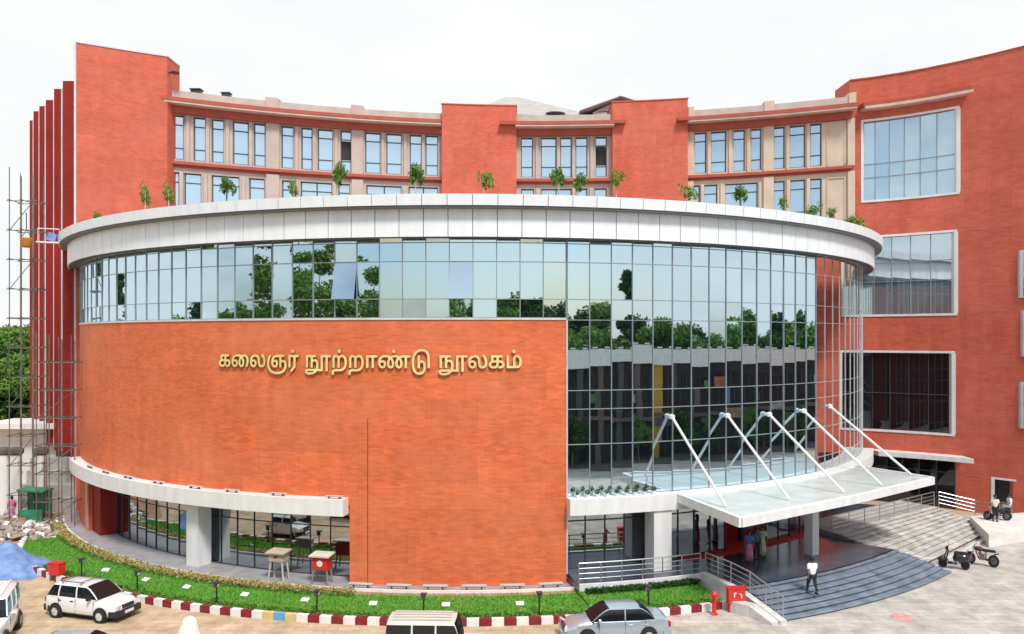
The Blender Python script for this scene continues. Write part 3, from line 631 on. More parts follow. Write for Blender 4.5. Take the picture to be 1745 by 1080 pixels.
def rail(name, pts, label, group=None, h=0.95, nr=3, cheek=None, posts=2.0):
    r = root(name, pts[0], label, 'railing', local=False, group=group)
    for j in range(nr+1):
        z = h*(j+1)/(nr+1) if nr else h
        mb = MB(); mb.path([(x,y,zz+z) for x,y,zz in pts], 0.032 if j == nr else 0.02); mb.build('handrail' if j == nr else 'mid_rail', M_STEEL, r)
    pos = [pts[0]]
    for a, b in zip(pts[:-1], pts[1:]):
        a = Vector(a); b = Vector(b); n = max(1, round((b-a).length/posts))
        for k in range(1, n+1): pos.append(tuple(a+(b-a)*k/n))
    for p in pos:
        mb = MB(); mb.tube(p, (p[0],p[1],p[2]+h), 0.028); mb.build('post', M_STEEL, r)
    return r
a23 = 22.9
rail('railing', [P(31.0,a,0.68) for a in np.linspace(A0+0.35, a23-0.4, 7)], 'stainless railing along the walkway between brick drum and steps', posts=1.6)
rail('railing', [P(31.1,a23,0.72), P(33.0,a23+.05,0.72), P(34.3,a23+.1,0.62), P(36.4,a23+0.15,0.12)], 'stainless stair railing sloping down beside the dark steps', posts=1.0)
rail('railing', [(t0[0],t0[1],0.93), (t1[0],t1[1],0.93)], 'stainless railing along the top of the pale dusty steps', posts=1.7)
rail('railing', [(t1[0]+.3,t1[1],0.93), (30.2,53.6,0.5),(31.4,51.6,0.5)], 'stainless railing running towards the open doorway', posts=1.4)
# white cheek wall
ck = MB()
def cheek(pts, w, m, name, label, cat):
    mb = MB(); a0_ = Vector((pts[0][0],pts[0][1],0)); b0_ = Vector((pts[-1][0],pts[-1][1],0)); n_ = Vector((-(b0_-a0_).y,(b0_-a0_).x,0)).normalized()*w/2
    for a, b in zip(pts[:-1], pts[1:]):
        A = Vector((a[0],a[1],0)); B = Vector((b[0],b[1],0)); za, zb = Vector((0,0,a[2])), Vector((0,0,b[2]))
        mb.face([tuple(v) for v in (A+n_, B+n_, B+n_+zb, A+n_+za)]); mb.face([tuple(v) for v in (B-n_, A-n_, A-n_+za, B-n_+zb)])
        mb.face([tuple(v) for v in (A-n_+za, A+n_+za, B+n_+zb, B-n_+zb)])
    for a, s in ((pts[0],1),(pts[-1],-1)):
        A = Vector((a[0],a[1],0)); z = Vector((0,0,a[2])); q = [tuple(v) for v in (A+n_, A+n_+z, A-n_+z, A-n_)]; mb.face(q if s>0 else q[::-1])
    return tag(mb.build(name, m), label, cat)
cheek([P(31.2,a23-.4,0.78), P(33.6,a23-.3,0.74), P(34.4,a23-.25,0.62), P(36.7,a23-.2,0.16)], 0.34, mat('aged_white_paint',(0.60,0.595,0.585),0.7,var=0.16,scale=2.5), 'cheek_wall', 'white sloping cheek wall between the lawn and the dark steps', 'wall')
cheek([P(34.5,a23-1.7,0.5), P(35.4,a23-1.1,0.5), P(36.6,a23-0.75,0.12)], 0.5, MATS['aged_white_paint'], 'cheek_wall', 'low white block at the foot of the stair railing', 'wall')
cheek([(b0[0]+.3,b0[1]-.35,0.14),(b1[0]+.3,b1[1]-.35,0.14)], 0.22, MATS['aged_white_paint'], 'ramp_kerb', 'thin white kerb along the foot of the pale dusty steps', 'kerb')
mb = MB(); mb.prism([(27.4,47.2),(33.8,50.4),(33.2,53.2),(29.0,52.0)], 0, 0.75)
tag(mb.build('loading_platform', mat('white_plaster',(0.72,0.70,0.67),0.8,var=0.12,scale=1.1)), 'low white plastered platform in front of the open doorway', 'platform')

# ================================================================== lawn and kerb
def lawn_z(r, rin, rout, z0, z1): return z0+(z1-z0)*(1-(r-rin)/(rout-rin))
mb = MB(); K0, K1 = -56.5, 21.6
def lawn_rings(a): 
    rin = 30.42 if a < A0+0.3 else 31.25; zi = 0.20 if a < A0+0.3 else 0.40
    rout = 33.85 if a > -44 else 33.85-(-44-a)*0.14
    return rin, rout, zi
AA = [K0+(K1-K0)*k/90 for k in range(91)]; AA = sorted(AA+[A0+0.299, A0+0.301])
for a, b in zip(AA[:-1], AA[1:]):
    for j in range(6):
        q = []
        for (aa, u) in ((a,j/6),(a,(j+1)/6),(b,(j+1)/6),(b,j/6)):
            rin, rout, zi = lawn_rings(aa); q.append(P(rin+(rout-rin)*u, aa, 0.15+(zi-0.15)*(1-u)))
        mb.face(q[::-1])
lm = mat('lawn_turf', (0.075,0.25,0.022), 0.9, scale=0.5, col2=(0.17,0.33,0.05), bump=0.5, bscale=12, detail=8)
tag(mb.build('lawn', lm), kind='structure')
for f in bpy.data.objects['lawn'].data.polygons: pass
# grass blades
def tri_mesh(name, V, F_, m, smooth=False):
    me = bpy.data.meshes.new(name); k = F_.shape[1]
    me.vertices.add(len(V)); me.vertices.foreach_set('co', V.astype(np.float32).ravel())
    me.loops.add(F_.size); me.loops.foreach_set('vertex_index', F_.astype(np.int32).ravel())
    me.polygons.add(len(F_)); me.polygons.foreach_set('loop_start', np.arange(0, F_.size, k, dtype=np.int32)); me.polygons.foreach_set('loop_total', np.full(len(F_), k, dtype=np.int32))
    me.update(calc_edges=True); me.materials.append(m); return me
def blades(n, hmin, hmax, fn_pos, wd=0.03):
    a, u, z = fn_pos(n); h = rng.uniform(hmin, hmax, n); th = rng.uniform(0, 2*PI, n)
    cx, cy = a, u; dx, dy = np.cos(th)*wd, np.sin(th)*wd; lx, ly = rng.normal(0, 0.03, n), rng.normal(0, 0.03, n)
    V = np.stack([np.stack([cx-dx,cy-dy,z],1), np.stack([cx+dx,cy+dy,z],1), np.stack([cx+lx,cy+ly,z+h],1)],1).reshape(-1,3)
    return V, np.arange(3*n).reshape(-1,3)
def pos_lawn(n):
    a = rng.uniform(K0, K1, n); u = rng.uniform(0.02, 0.98, n)
    rin = np.where(a < A0+0.3, 30.42, 31.25); zi = np.where(a < A0+0.3, 0.20, 0.40); rout = np.where(a > -44, 33.85, 33.85-(-44-a)*0.14)
    r = rin+(rout-rin)*u; z = 0.15+(zi-0.15)*(1-u)
    return DC[0]+r*np.sin(np.radians(a)), DC[1]-r*np.cos(np.radians(a)), z
V, F_ = blades(45000, 0.04, 0.11, pos_lawn)
o = bpy.data.objects.new('grass', tri_mesh('grass', V, F_, GRASSM)); COL.objects.link(o); tag(o, 'short bright green grass on the curved lawn', 'grass', kind='stuff')
def leafcloud(centers, radii, n, size, flat=1.0, seed=0):
    rg = np.random.default_rng(seed); k = rg.integers(0, len(centers), n) if len(centers) > 1 else np.zeros(n, int)
    c = np.array(centers)[k]; rr = np.array(radii)[k]
    d = rg.normal(size=(n,3)); d /= np.linalg.norm(d, axis=1, keepdims=True); rad = rr*(rg.uniform(0,1,n)**0.4)
    p = c+d*rad[:,None]*np.array([1,1,flat]); nrm = rg.normal(size=(n,3))+d*0.7+np.array([0,0,0.5]); nrm /= np.linalg.norm(nrm,axis=1,keepdims=True)
    t = np.cross(nrm, rg.normal(size=(n,3))); t /= np.linalg.norm(t,axis=1,keepdims=True); b = np.cross(nrm, t)
    s = size*rg.uniform(0.6,1.3,n)[:,None]
    V = np.stack([p-t*s, p-b*s*0.5, p+t*s, p+b*s*0.5],1).reshape(-1,3)
    return V, np.arange(4*n).reshape(-1,4)
def border(name, a0, a1, r0, r1, z, n, h, m, label, lat=0.3):
    k = 900; a = rng.uniform(a0, a1, k); r = rng.uniform(r0, r1, k); cs = [P(r[i], a[i], z+h*0.45*rng.uniform(0.6,1.2)) for i in range(k)]
    V, F_ = leafcloud(cs, [h*0.5]*k, n, 0.055, 1.0, seed=len(name)); o = bpy.data.objects.new(name, tri_mesh(name, V, F_, m)); COL.objects.link(o); return tag(o, label, 'border plants', kind='stuff')
border('border_plants', -58, az_px(600,30.6), 30.47, 30.95, 0.18, 22000, 0.34, LEAF_Y, 'pale yellow and green low plants edging the lawn below the glazed recess')
border('low_hedge', -58, az_px(610,30.6), 30.85, 31.2, 0.16, 6000, 0.18, LEAF_M, 'dark green groundcover in front of the pale border plants')
border('bedding_plants', A0+0.8, 21.6, 31.3, 31.65, 0.38, 6500, 0.26, LEAF_D, 'dark low plants along the white walkway edge left of the steps')
border('kerb_plants', -40, 20.5, 33.2, 33.7, 0.14, 10000, 0.2, LEAF_M, 'sparse leafy plants inside the striped kerb')
def kerb_soil():
    mb = MB(); ring(mb, 33.55, 33.87, 0.05, 0.19, -46, 21.5, MOD); ring(mb, 30.43, 30.8, 0.1, 0.235, AZ595, A0+0.2, MOD)
    return mb.build('planting_soil', MATS['red_soil'])
tag(kerb_soil(), kind='structure')
# striped kerb: blocks alternately white and maroon
kb = root('striped_kerb', (*P(34,-12),0), 'curved kerb painted in white and maroon blocks round the lawn', 'kerb', local=False)
yb_, bb_ = MB(), MB(); ay = az_px(470, 34.1)
mw_, mr_ = MB(), MB(); a = -45.0; k = 0; st = math.degrees(0.52/34.0)
while a < 21.6:
    b = min(a+st, 21.6); m_ = bb_ if abs((a+b)/2-ay) < 0.45 else yb_ if abs((a+b)/2-ay) < 1.3 else mw_ if k % 2 else mr_; ring(m_, 33.88, 34.12, 0, 0.30, a+0.01, b-0.01, 2); a = b; k += 1
mw_.build('white_blocks', M_WHITE2, kb); mr_.build('maroon_blocks', M_MAROON, kb); yb_.build('yellow_blocks', mat('yellow_kerb_paint',(0.62,0.50,0.22),0.6), kb); bb_.build('blue_block', mat('blue_kerb_paint',(0.12,0.35,0.62),0.6), kb)
mb = MB(); pr = None
aa = -45.0
while aa > -57.5: ring(mb, 33.7+( aa+45)*0.14*1.0, 33.9+(aa+45)*0.14, 0, 0.2, aa-1.2, aa-0.02, 2); aa -= 1.2
tag(mb.build('plain_kerb', M_WHITE2), 'plain whitewashed kerb round the left tip of the lawn', 'kerb')
# end kerb at the left tip

# ================================================================== the gold sign
import json
SIGN = json.loads('[[[[[210,-23],[146,-7],[110,11],[86,32],[56,68],[44,94],[34,140],[36,184],[61,248],[95,284],[138,310],[144,320],[144,544],[150,562],[164,569],[686,567],[698,544],[698,490],[686,470],[516,468],[511,464],[511,346],[516,342],[596,340],[649,328],[678,320],[727,292],[762,256],[788,194],[790,130],[777,76],[762,50],[722,10],[668,-16],[596,-25],[534,-18],[493,-4],[489,4],[494,32],[504,68],[516,83],[524,86],[570,79],[632,82],[660,101],[673,130],[672,184],[650,215],[614,233],[578,241],[516,243],[511,238],[509,158],[500,122],[473,58],[444,27],[408,1],[318,-25],[236,-27]],[[239,76],[290,74],[326,82],[354,97],[384,130],[393,166],[396,238],[390,243],[308,243],[254,241],[210,230],[182,217],[159,194],[152,176],[151,140],[162,112],[202,86]],[[252,346],[264,340],[390,342],[396,346],[396,464],[390,468],[254,466]]],[[[1042,-25],[970,1],[925,40],[895,86],[880,130],[869,184],[869,292],[895,392],[941,464],[1006,521],[1106,565],[1142,574],[1232,583],[1312,576],[1366,565],[1438,539],[1466,524],[1474,524],[1520,550],[1582,574],[1646,583],[1726,574],[1780,557],[1816,538],[1868,490],[1898,446],[1919,392],[1936,310],[1936,230],[1910,112],[1865,14],[1844,-18],[1826,-26],[1754,17],[1745,32],[1750,50],[1774,86],[1802,148],[1819,238],[1817,310],[1808,356],[1790,399],[1769,428],[1744,449],[1718,464],[1682,475],[1600,475],[1574,467],[1553,454],[1595,410],[1639,328],[1658,266],[1666,212],[1666,158],[1646,76],[1621,32],[1592,2],[1520,-25],[1474,-27],[1420,-17],[1376,9],[1334,58],[1310,130],[1308,230],[1319,292],[1348,374],[1390,446],[1366,458],[1330,467],[1258,477],[1204,477],[1132,466],[1078,440],[1033,400],[1003,356],[992,328],[998,323],[1060,342],[1106,342],[1150,332],[1186,316],[1216,292],[1244,248],[1259,202],[1263,158],[1261,130],[1241,68],[1218,32],[1196,10],[1168,-7],[1114,-25]],[[1045,76],[1096,72],[1124,85],[1145,112],[1148,176],[1142,201],[1114,233],[1078,243],[1042,241],[1016,230],[977,202],[985,148],[997,122],[1024,88]],[[1461,76],[1502,72],[1520,83],[1541,112],[1551,166],[1549,220],[1538,274],[1522,320],[1493,364],[1474,385],[1460,364],[1435,302],[1423,238],[1425,130],[1435,104]]],[[[2194,-23],[2130,1],[2085,40],[2055,86],[2040,130],[2029,184],[2028,284],[2046,374],[2064,418],[2092,464],[2140,512],[2176,539],[2238,565],[2338,583],[2410,576],[2454,565],[2500,545],[2562,488],[2584,454],[2601,410],[2610,374],[2614,292],[2619,284],[2619,202],[2631,140],[2648,112],[2670,91],[2706,79],[2742,79],[2760,81],[2787,94],[2815,130],[2827,166],[2835,248],[2830,256],[2826,328],[2800,410],[2764,472],[2713,536],[2711,554],[2788,610],[2806,612],[2835,580],[2868,528],[2899,472],[2932,382],[2943,338],[2952,238],[2947,230],[2943,158],[2923,94],[2898,50],[2860,13],[2824,-8],[2742,-27],[2680,-25],[2644,-16],[2590,11],[2551,50],[2530,86],[2514,130],[2504,184],[2493,356],[2473,410],[2443,446],[2410,467],[2364,477],[2320,477],[2266,464],[2212,431],[2172,382],[2149,328],[2158,323],[2220,342],[2284,340],[2338,320],[2374,295],[2404,248],[2419,202],[2423,158],[2412,94],[2401,68],[2378,32],[2356,10],[2328,-7],[2256,-27]],[[2204,76],[2220,72],[2266,76],[2284,85],[2305,112],[2308,176],[2302,201],[2274,233],[2238,243],[2202,241],[2176,230],[2137,202],[2145,148],[2157,122],[2184,88]]],[[[3524,-332],[3416,-316],[3308,-278],[3218,-226],[3145,-152],[3097,-70],[3060,46],[3051,118],[3051,200],[3060,272],[3079,344],[3106,416],[3133,478],[3182,557],[3190,564],[3208,564],[3272,527],[3283,514],[3284,506],[3232,416],[3196,334],[3181,280],[3168,200],[3168,110],[3179,38],[3203,-26],[3223,-62],[3280,-127],[3316,-154],[3380,-188],[3442,-209],[3560,-228],[3722,-226],[3812,-209],[3874,-188],[3938,-155],[3974,-127],[4013,-80],[4037,-34],[4049,2],[4057,46],[4057,118],[4040,182],[4018,211],[3992,229],[3928,229],[3892,211],[3881,200],[3878,-8],[3856,-14],[3784,-14],[3770,-8],[3764,10],[3764,460],[3758,467],[3722,467],[3614,464],[3550,454],[3532,446],[3481,416],[3439,370],[3421,334],[3424,323],[3488,341],[3560,338],[3586,329],[3622,310],[3659,272],[3688,200],[3688,128],[3668,66],[3643,28],[3622,10],[3586,-11],[3524,-28],[3488,-28],[3416,-8],[3388,7],[3352,40],[3325,82],[3305,136],[3294,218],[3296,290],[3305,334],[3325,388],[3358,442],[3406,492],[3460,527],[3532,551],[3596,564],[3676,566],[3694,571],[4028,571],[4046,562],[4050,550],[4050,488],[4046,476],[4028,467],[3892,467],[3881,460],[3881,316],[3892,316],[3928,329],[3956,332],[4028,328],[4072,311],[4124,262],[4157,200],[4174,128],[4176,82],[4167,-8],[4145,-80],[4129,-116],[4093,-170],[4046,-215],[3981,-260],[3892,-298],[3794,-325],[3676,-336]],[[3481,74],[3514,71],[3542,79],[3569,110],[3575,136],[3572,190],[3560,215],[3532,236],[3496,242],[3460,239],[3442,230],[3409,208],[3404,200],[3412,146],[3430,110],[3452,88]]],[[[4430,-223],[4372,-168],[4372,-150],[4559,30],[4560,462],[4556,466],[4402,466],[4398,462],[4398,12],[4394,-7],[4376,-13],[4304,-13],[4285,-6],[4281,12],[4281,318],[4281,542],[4285,560],[4294,566],[4826,567],[4840,560],[4844,552],[4846,488],[4834,468],[4682,466],[4677,462],[4677,12],[4673,-6],[4474,-200],[4448,-223]],[[4502,668],[4484,674],[4456,704],[4445,740],[4456,786],[4484,816],[4502,822],[4538,826],[4554,822],[4582,807],[4600,784],[4610,750],[4604,714],[4595,696],[4574,674],[4538,664]]]],[[[[5394,-334],[5296,-307],[5262,-286],[5224,-248],[5211,-224],[5201,-178],[5203,-142],[5221,-106],[5250,-83],[5304,-68],[5772,-68],[5791,-34],[5809,38],[5815,118],[5812,172],[5804,208],[5786,244],[5754,267],[5728,274],[5692,272],[5638,249],[5626,236],[5623,-8],[5602,-14],[5520,-12],[5509,10],[5509,460],[5502,467],[5376,467],[5365,460],[5362,-8],[5340,-14],[5260,-11],[5253,10],[5253,550],[5260,565],[5278,571],[5782,571],[5802,550],[5802,488],[5797,478],[5782,467],[5628,464],[5626,362],[5638,356],[5700,375],[5736,377],[5782,373],[5826,353],[5854,335],[5881,308],[5898,280],[5919,236],[5932,164],[5928,28],[5902,-62],[5908,-68],[6042,-68],[6047,-62],[6047,550],[6052,562],[6070,571],[6574,571],[6592,565],[6598,550],[6598,488],[6592,473],[6574,467],[6430,467],[6425,460],[6423,-160],[6402,-172],[6330,-172],[6312,-163],[6308,-152],[6308,460],[6304,467],[6168,467],[6164,460],[6164,-152],[6160,-163],[6142,-172],[5854,-172],[5844,-175],[5800,-226],[5764,-254],[5700,-290],[5656,-307],[5530,-334]],[[5444,-232],[5484,-235],[5494,-230],[5566,-226],[5638,-206],[5689,-178],[5682,-172],[5566,-172],[5322,-173],[5316,-178],[5322,-196],[5350,-218],[5386,-228]]],[[[6644,-332],[6633,-296],[6633,-206],[6644,-171],[6660,-142],[6698,-103],[6762,-76],[6816,-68],[7058,-66],[7158,-47],[7184,-37],[7227,-8],[7259,28],[7278,64],[7295,128],[7299,218],[7304,226],[7296,334],[7287,380],[7266,423],[7238,455],[7202,474],[7166,479],[7122,473],[7104,464],[7076,434],[7058,388],[7054,352],[7054,10],[7050,-8],[7032,-14],[6960,-14],[6942,-8],[6938,2],[6936,380],[6927,434],[6917,452],[6896,472],[6860,479],[6834,473],[6806,448],[6795,424],[6786,352],[6786,100],[6786,10],[6780,-11],[6690,-13],[6680,-11],[6675,2],[6674,398],[6687,470],[6712,514],[6737,542],[6770,563],[6824,580],[6860,582],[6914,572],[6942,560],[6960,548],[6996,510],[7004,508],[7040,544],[7076,563],[7130,578],[7176,582],[7238,572],[7302,545],[7353,496],[7377,460],[7404,388],[7421,290],[7421,190],[7404,82],[7377,10],[7350,-34],[7299,-88],[7256,-119],[7194,-146],[7112,-164],[7032,-172],[6842,-172],[6806,-176],[6770,-194],[6750,-224],[6749,-314],[6744,-328],[6726,-334],[6680,-336]],[[7014,665],[6978,683],[6963,704],[6954,740],[6956,766],[6968,794],[6986,812],[7014,824],[7058,824],[7083,812],[7107,784],[7117,758],[7116,730],[7107,704],[7082,676],[7050,664]]],[[[7514,-332],[7502,-296],[7502,-206],[7514,-171],[7529,-142],[7568,-103],[7630,-76],[7684,-68],[7928,-66],[8026,-47],[8054,-37],[8096,-8],[8128,28],[8147,64],[8164,128],[8168,218],[8173,226],[8165,334],[8156,380],[8134,423],[8108,455],[8072,474],[8036,479],[7990,473],[7972,464],[7945,434],[7927,388],[7923,352],[7923,10],[7918,-8],[7900,-14],[7828,-14],[7810,-8],[7807,2],[7805,380],[7796,434],[7786,452],[7766,472],[7730,479],[7702,473],[7676,448],[7664,424],[7655,352],[7655,100],[7655,10],[7648,-11],[7558,-13],[7550,-11],[7544,2],[7543,398],[7556,470],[7581,514],[7606,542],[7640,563],[7694,580],[7730,582],[7784,572],[7810,560],[7828,548],[7864,510],[7874,508],[7910,544],[7946,563],[8000,578],[8044,582],[8108,572],[8170,545],[8222,496],[8246,460],[8273,388],[8290,290],[8290,190],[8273,82],[8246,10],[8219,-34],[8168,-88],[8126,-119],[8062,-146],[7982,-164],[7900,-172],[7712,-172],[7676,-176],[7640,-194],[7619,-224],[7618,-314],[7612,-328],[7594,-334],[7550,-336]]],[[[8426,-14],[8416,-7],[8412,8],[8412,548],[8420,566],[8434,570],[8966,568],[8977,548],[8977,494],[8966,471],[8810,466],[8808,268],[8807,-2],[8800,-10],[8786,-15],[8714,-15],[8699,-10],[8691,8],[8689,466],[8534,469],[8529,458],[8528,-2],[8521,-10],[8506,-15]]],[[[9196,-25],[9142,-8],[9098,20],[9049,86],[9034,130],[9023,184],[9023,292],[9049,392],[9095,464],[9160,521],[9260,565],[9332,578],[9412,583],[9520,565],[9574,548],[9628,521],[9728,565],[9836,583],[9916,576],[9962,566],[10060,521],[10150,554],[10232,567],[10618,566],[10625,544],[10625,490],[10618,472],[10466,468],[10454,464],[10454,4],[10448,-10],[10430,-16],[10358,-16],[10337,4],[10337,464],[10330,468],[10214,466],[10168,457],[10141,446],[10163,418],[10199,356],[10216,310],[10228,256],[10234,230],[10232,148],[10225,104],[10190,32],[10160,2],[10142,-8],[10078,-27],[10042,-27],[9988,-17],[9944,10],[9908,52],[9886,104],[9876,158],[9876,212],[9886,284],[9907,346],[9925,382],[9967,446],[9963,454],[9934,467],[9880,477],[9808,477],[9728,458],[9720,454],[9716,446],[9748,410],[9776,364],[9803,302],[9812,266],[9820,212],[9820,158],[9809,104],[9782,41],[9746,2],[9710,-14],[9664,-27],[9602,-25],[9538,1],[9507,32],[9481,76],[9462,148],[9464,248],[9481,320],[9511,392],[9544,446],[9494,466],[9412,477],[9332,475],[9286,466],[9232,440],[9196,412],[9167,374],[9146,328],[9152,323],[9214,342],[9260,342],[9314,329],[9358,302],[9386,272],[9406,230],[9415,194],[9415,130],[9391,58],[9350,10],[9322,-7],[9268,-25]],[[9198,76],[9214,72],[9260,76],[9278,85],[9299,112],[9302,176],[9296,201],[9268,233],[9232,243],[9196,241],[9170,230],[9131,202],[9139,148],[9151,122],[9178,88]],[[9615,76],[9656,72],[9674,83],[9695,112],[9703,148],[9703,220],[9695,266],[9676,320],[9652,356],[9638,377],[9628,382],[9598,328],[9580,256],[9579,130],[9589,104]],[[10030,76],[10070,72],[10088,81],[10106,105],[10117,140],[10119,202],[10109,274],[10088,328],[10066,364],[10052,386],[10039,374],[10015,328],[9995,266],[9991,212],[9994,130],[10003,104]],[[9772,670],[9754,677],[9736,698],[9724,724],[9725,770],[9746,803],[9764,818],[9800,827],[9826,823],[9844,818],[9875,788],[9885,760],[9884,724],[9872,698],[9854,677],[9808,664]]],[[[11004,-310],[10932,-292],[10896,-275],[10850,-247],[10802,-200],[10769,-154],[10739,-100],[10722,-56],[10695,52],[10684,160],[10684,296],[10695,404],[10712,476],[10739,556],[10775,628],[10811,682],[10896,767],[10986,818],[11040,838],[11148,858],[11246,856],[11328,838],[11390,812],[11454,766],[11474,746],[11511,692],[11535,638],[11555,574],[11566,502],[11573,412],[11573,8],[11564,-10],[11552,-15],[11462,-11],[11456,8],[11456,394],[11447,502],[11430,584],[11412,628],[11384,674],[11336,714],[11282,740],[11238,750],[11156,752],[11112,746],[11058,731],[11004,705],[10950,664],[10929,646],[10893,602],[10857,538],[10823,440],[10803,332],[10801,160],[10812,52],[10838,-46],[10877,-118],[10922,-167],[10968,-194],[11030,-206],[11112,-202],[11138,-194],[11174,-175],[11214,-136],[11242,-82],[11258,-20],[11260,106],[11250,160],[11241,188],[11228,203],[11202,227],[11184,230],[11130,227],[11090,206],[11087,8],[11078,-10],[11066,-15],[10994,-15],[10976,-10],[10970,8],[10970,548],[10976,566],[11066,570],[11078,566],[11087,548],[11087,322],[11094,316],[11156,334],[11202,334],[11264,317],[11307,286],[11331,260],[11358,206],[11375,142],[11379,80],[11375,-28],[11366,-74],[11342,-146],[11305,-208],[11256,-254],[11202,-284],[11148,-302],[11102,-310]]]],[[[[12190,-334],[12090,-307],[12057,-286],[12018,-248],[12006,-224],[11996,-178],[11998,-142],[12016,-106],[12046,-83],[12100,-68],[12568,-68],[12586,-34],[12604,38],[12610,118],[12607,172],[12599,208],[12581,244],[12550,267],[12522,274],[12486,272],[12432,249],[12421,236],[12418,-8],[12396,-14],[12316,-12],[12304,10],[12304,460],[12298,467],[12172,467],[12160,460],[12157,-8],[12136,-14],[12054,-11],[12048,10],[12048,550],[12054,565],[12072,571],[12576,571],[12597,550],[12597,488],[12592,478],[12576,467],[12424,464],[12421,362],[12432,356],[12496,375],[12532,377],[12576,373],[12622,353],[12648,335],[12676,308],[12693,280],[12714,236],[12727,164],[12723,28],[12697,-62],[12702,-68],[12838,-68],[12842,-62],[12842,550],[12846,562],[12864,571],[13368,571],[13386,565],[13393,550],[13393,488],[13386,473],[13368,467],[13224,467],[13220,460],[13218,-160],[13198,-172],[13126,-172],[13108,-163],[13103,-152],[13103,460],[13098,467],[12964,467],[12959,460],[12959,-152],[12954,-163],[12936,-172],[12648,-172],[12640,-175],[12594,-226],[12558,-254],[12496,-290],[12450,-307],[12324,-334]],[[12239,-232],[12280,-235],[12288,-230],[12360,-226],[12432,-206],[12484,-178],[12478,-172],[12360,-172],[12118,-173],[12111,-178],[12117,-196],[12144,-218],[12180,-228]]],[[[13604,-23],[13542,1],[13496,40],[13466,86],[13451,130],[13440,184],[13439,284],[13457,374],[13475,418],[13503,464],[13550,512],[13586,539],[13650,565],[13748,583],[13820,576],[13866,565],[13910,545],[13974,488],[13995,454],[14012,410],[14021,374],[14025,292],[14030,284],[14030,202],[14042,140],[14059,112],[14082,91],[14118,79],[14154,79],[14172,81],[14198,94],[14226,130],[14238,166],[14246,248],[14241,256],[14237,328],[14211,410],[14175,472],[14124,536],[14122,554],[14198,610],[14216,612],[14246,580],[14280,528],[14310,472],[14343,382],[14354,338],[14363,238],[14358,230],[14354,158],[14334,94],[14309,50],[14270,13],[14234,-8],[14154,-27],[14090,-25],[14054,-16],[14000,11],[13962,50],[13941,86],[13925,130],[13915,184],[13904,356],[13884,410],[13854,446],[13820,467],[13776,477],[13730,477],[13676,464],[13622,431],[13583,382],[13560,328],[13568,323],[13632,342],[13694,340],[13748,320],[13784,295],[13815,248],[13830,202],[13834,158],[13823,94],[13812,68],[13789,32],[13766,10],[13740,-7],[13668,-27]],[[13615,76],[13632,72],[13676,76],[13694,85],[13716,112],[13719,176],[13712,201],[13686,233],[13650,243],[13614,241],[13586,230],[13548,202],[13556,148],[13568,122],[13596,88]]],[[[14618,-23],[14556,-7],[14520,11],[14495,32],[14465,68],[14453,94],[14443,140],[14445,184],[14470,248],[14504,284],[14546,310],[14553,320],[14553,544],[14559,562],[14574,569],[15096,567],[15107,544],[15107,490],[15096,470],[14924,468],[14920,464],[14920,346],[14924,342],[15006,340],[15058,328],[15086,320],[15136,292],[15171,256],[15197,194],[15199,130],[15186,76],[15171,50],[15132,10],[15078,-16],[15006,-25],[14942,-18],[14902,-4],[14898,4],[14903,32],[14913,68],[14924,83],[14934,86],[14978,79],[15042,82],[15068,101],[15082,130],[15081,184],[15060,215],[15024,233],[14988,241],[14924,243],[14920,238],[14918,158],[14909,122],[14882,58],[14852,27],[14816,1],[14726,-25],[14646,-27]],[[14648,76],[14700,74],[14736,82],[14762,97],[14793,130],[14802,166],[14805,238],[14798,243],[14718,243],[14664,241],[14618,230],[14592,217],[14568,194],[14561,176],[14560,140],[14571,112],[14611,86]],[[14661,346],[14672,340],[14798,342],[14805,346],[14805,464],[14798,468],[14664,466]]],[[[15320,-14],[15312,-7],[15307,8],[15307,548],[15312,562],[15330,570],[15402,570],[15416,566],[15423,556],[15424,98],[15428,86],[15608,86],[15618,91],[15620,386],[15624,430],[15641,484],[15665,520],[15708,557],[15762,577],[15806,581],[15852,579],[15914,560],[15942,543],[15982,502],[16017,440],[16034,386],[16045,314],[16045,224],[16038,170],[16026,124],[15998,70],[15968,39],[15932,16],[15878,-4],[15824,-13]],[[15740,88],[15798,86],[15849,98],[15883,116],[15911,152],[15926,206],[15926,332],[15908,404],[15888,440],[15878,452],[15852,470],[15834,478],[15806,480],[15770,467],[15759,458],[15744,430],[15737,386],[15737,98]],[[15654,662],[15618,677],[15594,700],[15585,728],[15585,764],[15590,782],[15611,808],[15636,821],[15662,829],[15672,826],[15698,820],[15726,800],[15744,764],[15746,736],[15734,702],[15716,680],[15672,662]]]]]')
sg = root('building_sign', (*P(R0, -7), 11), 'gold raised Tamil lettering across the top of the orange brick drum', 'sign', local=False)
sa0, sa1 = az_px(377, R0), az_px(888, R0); SX = R(sa1-sa0)*R0/(16031-49); SZ = 1.22/1164
dg = None
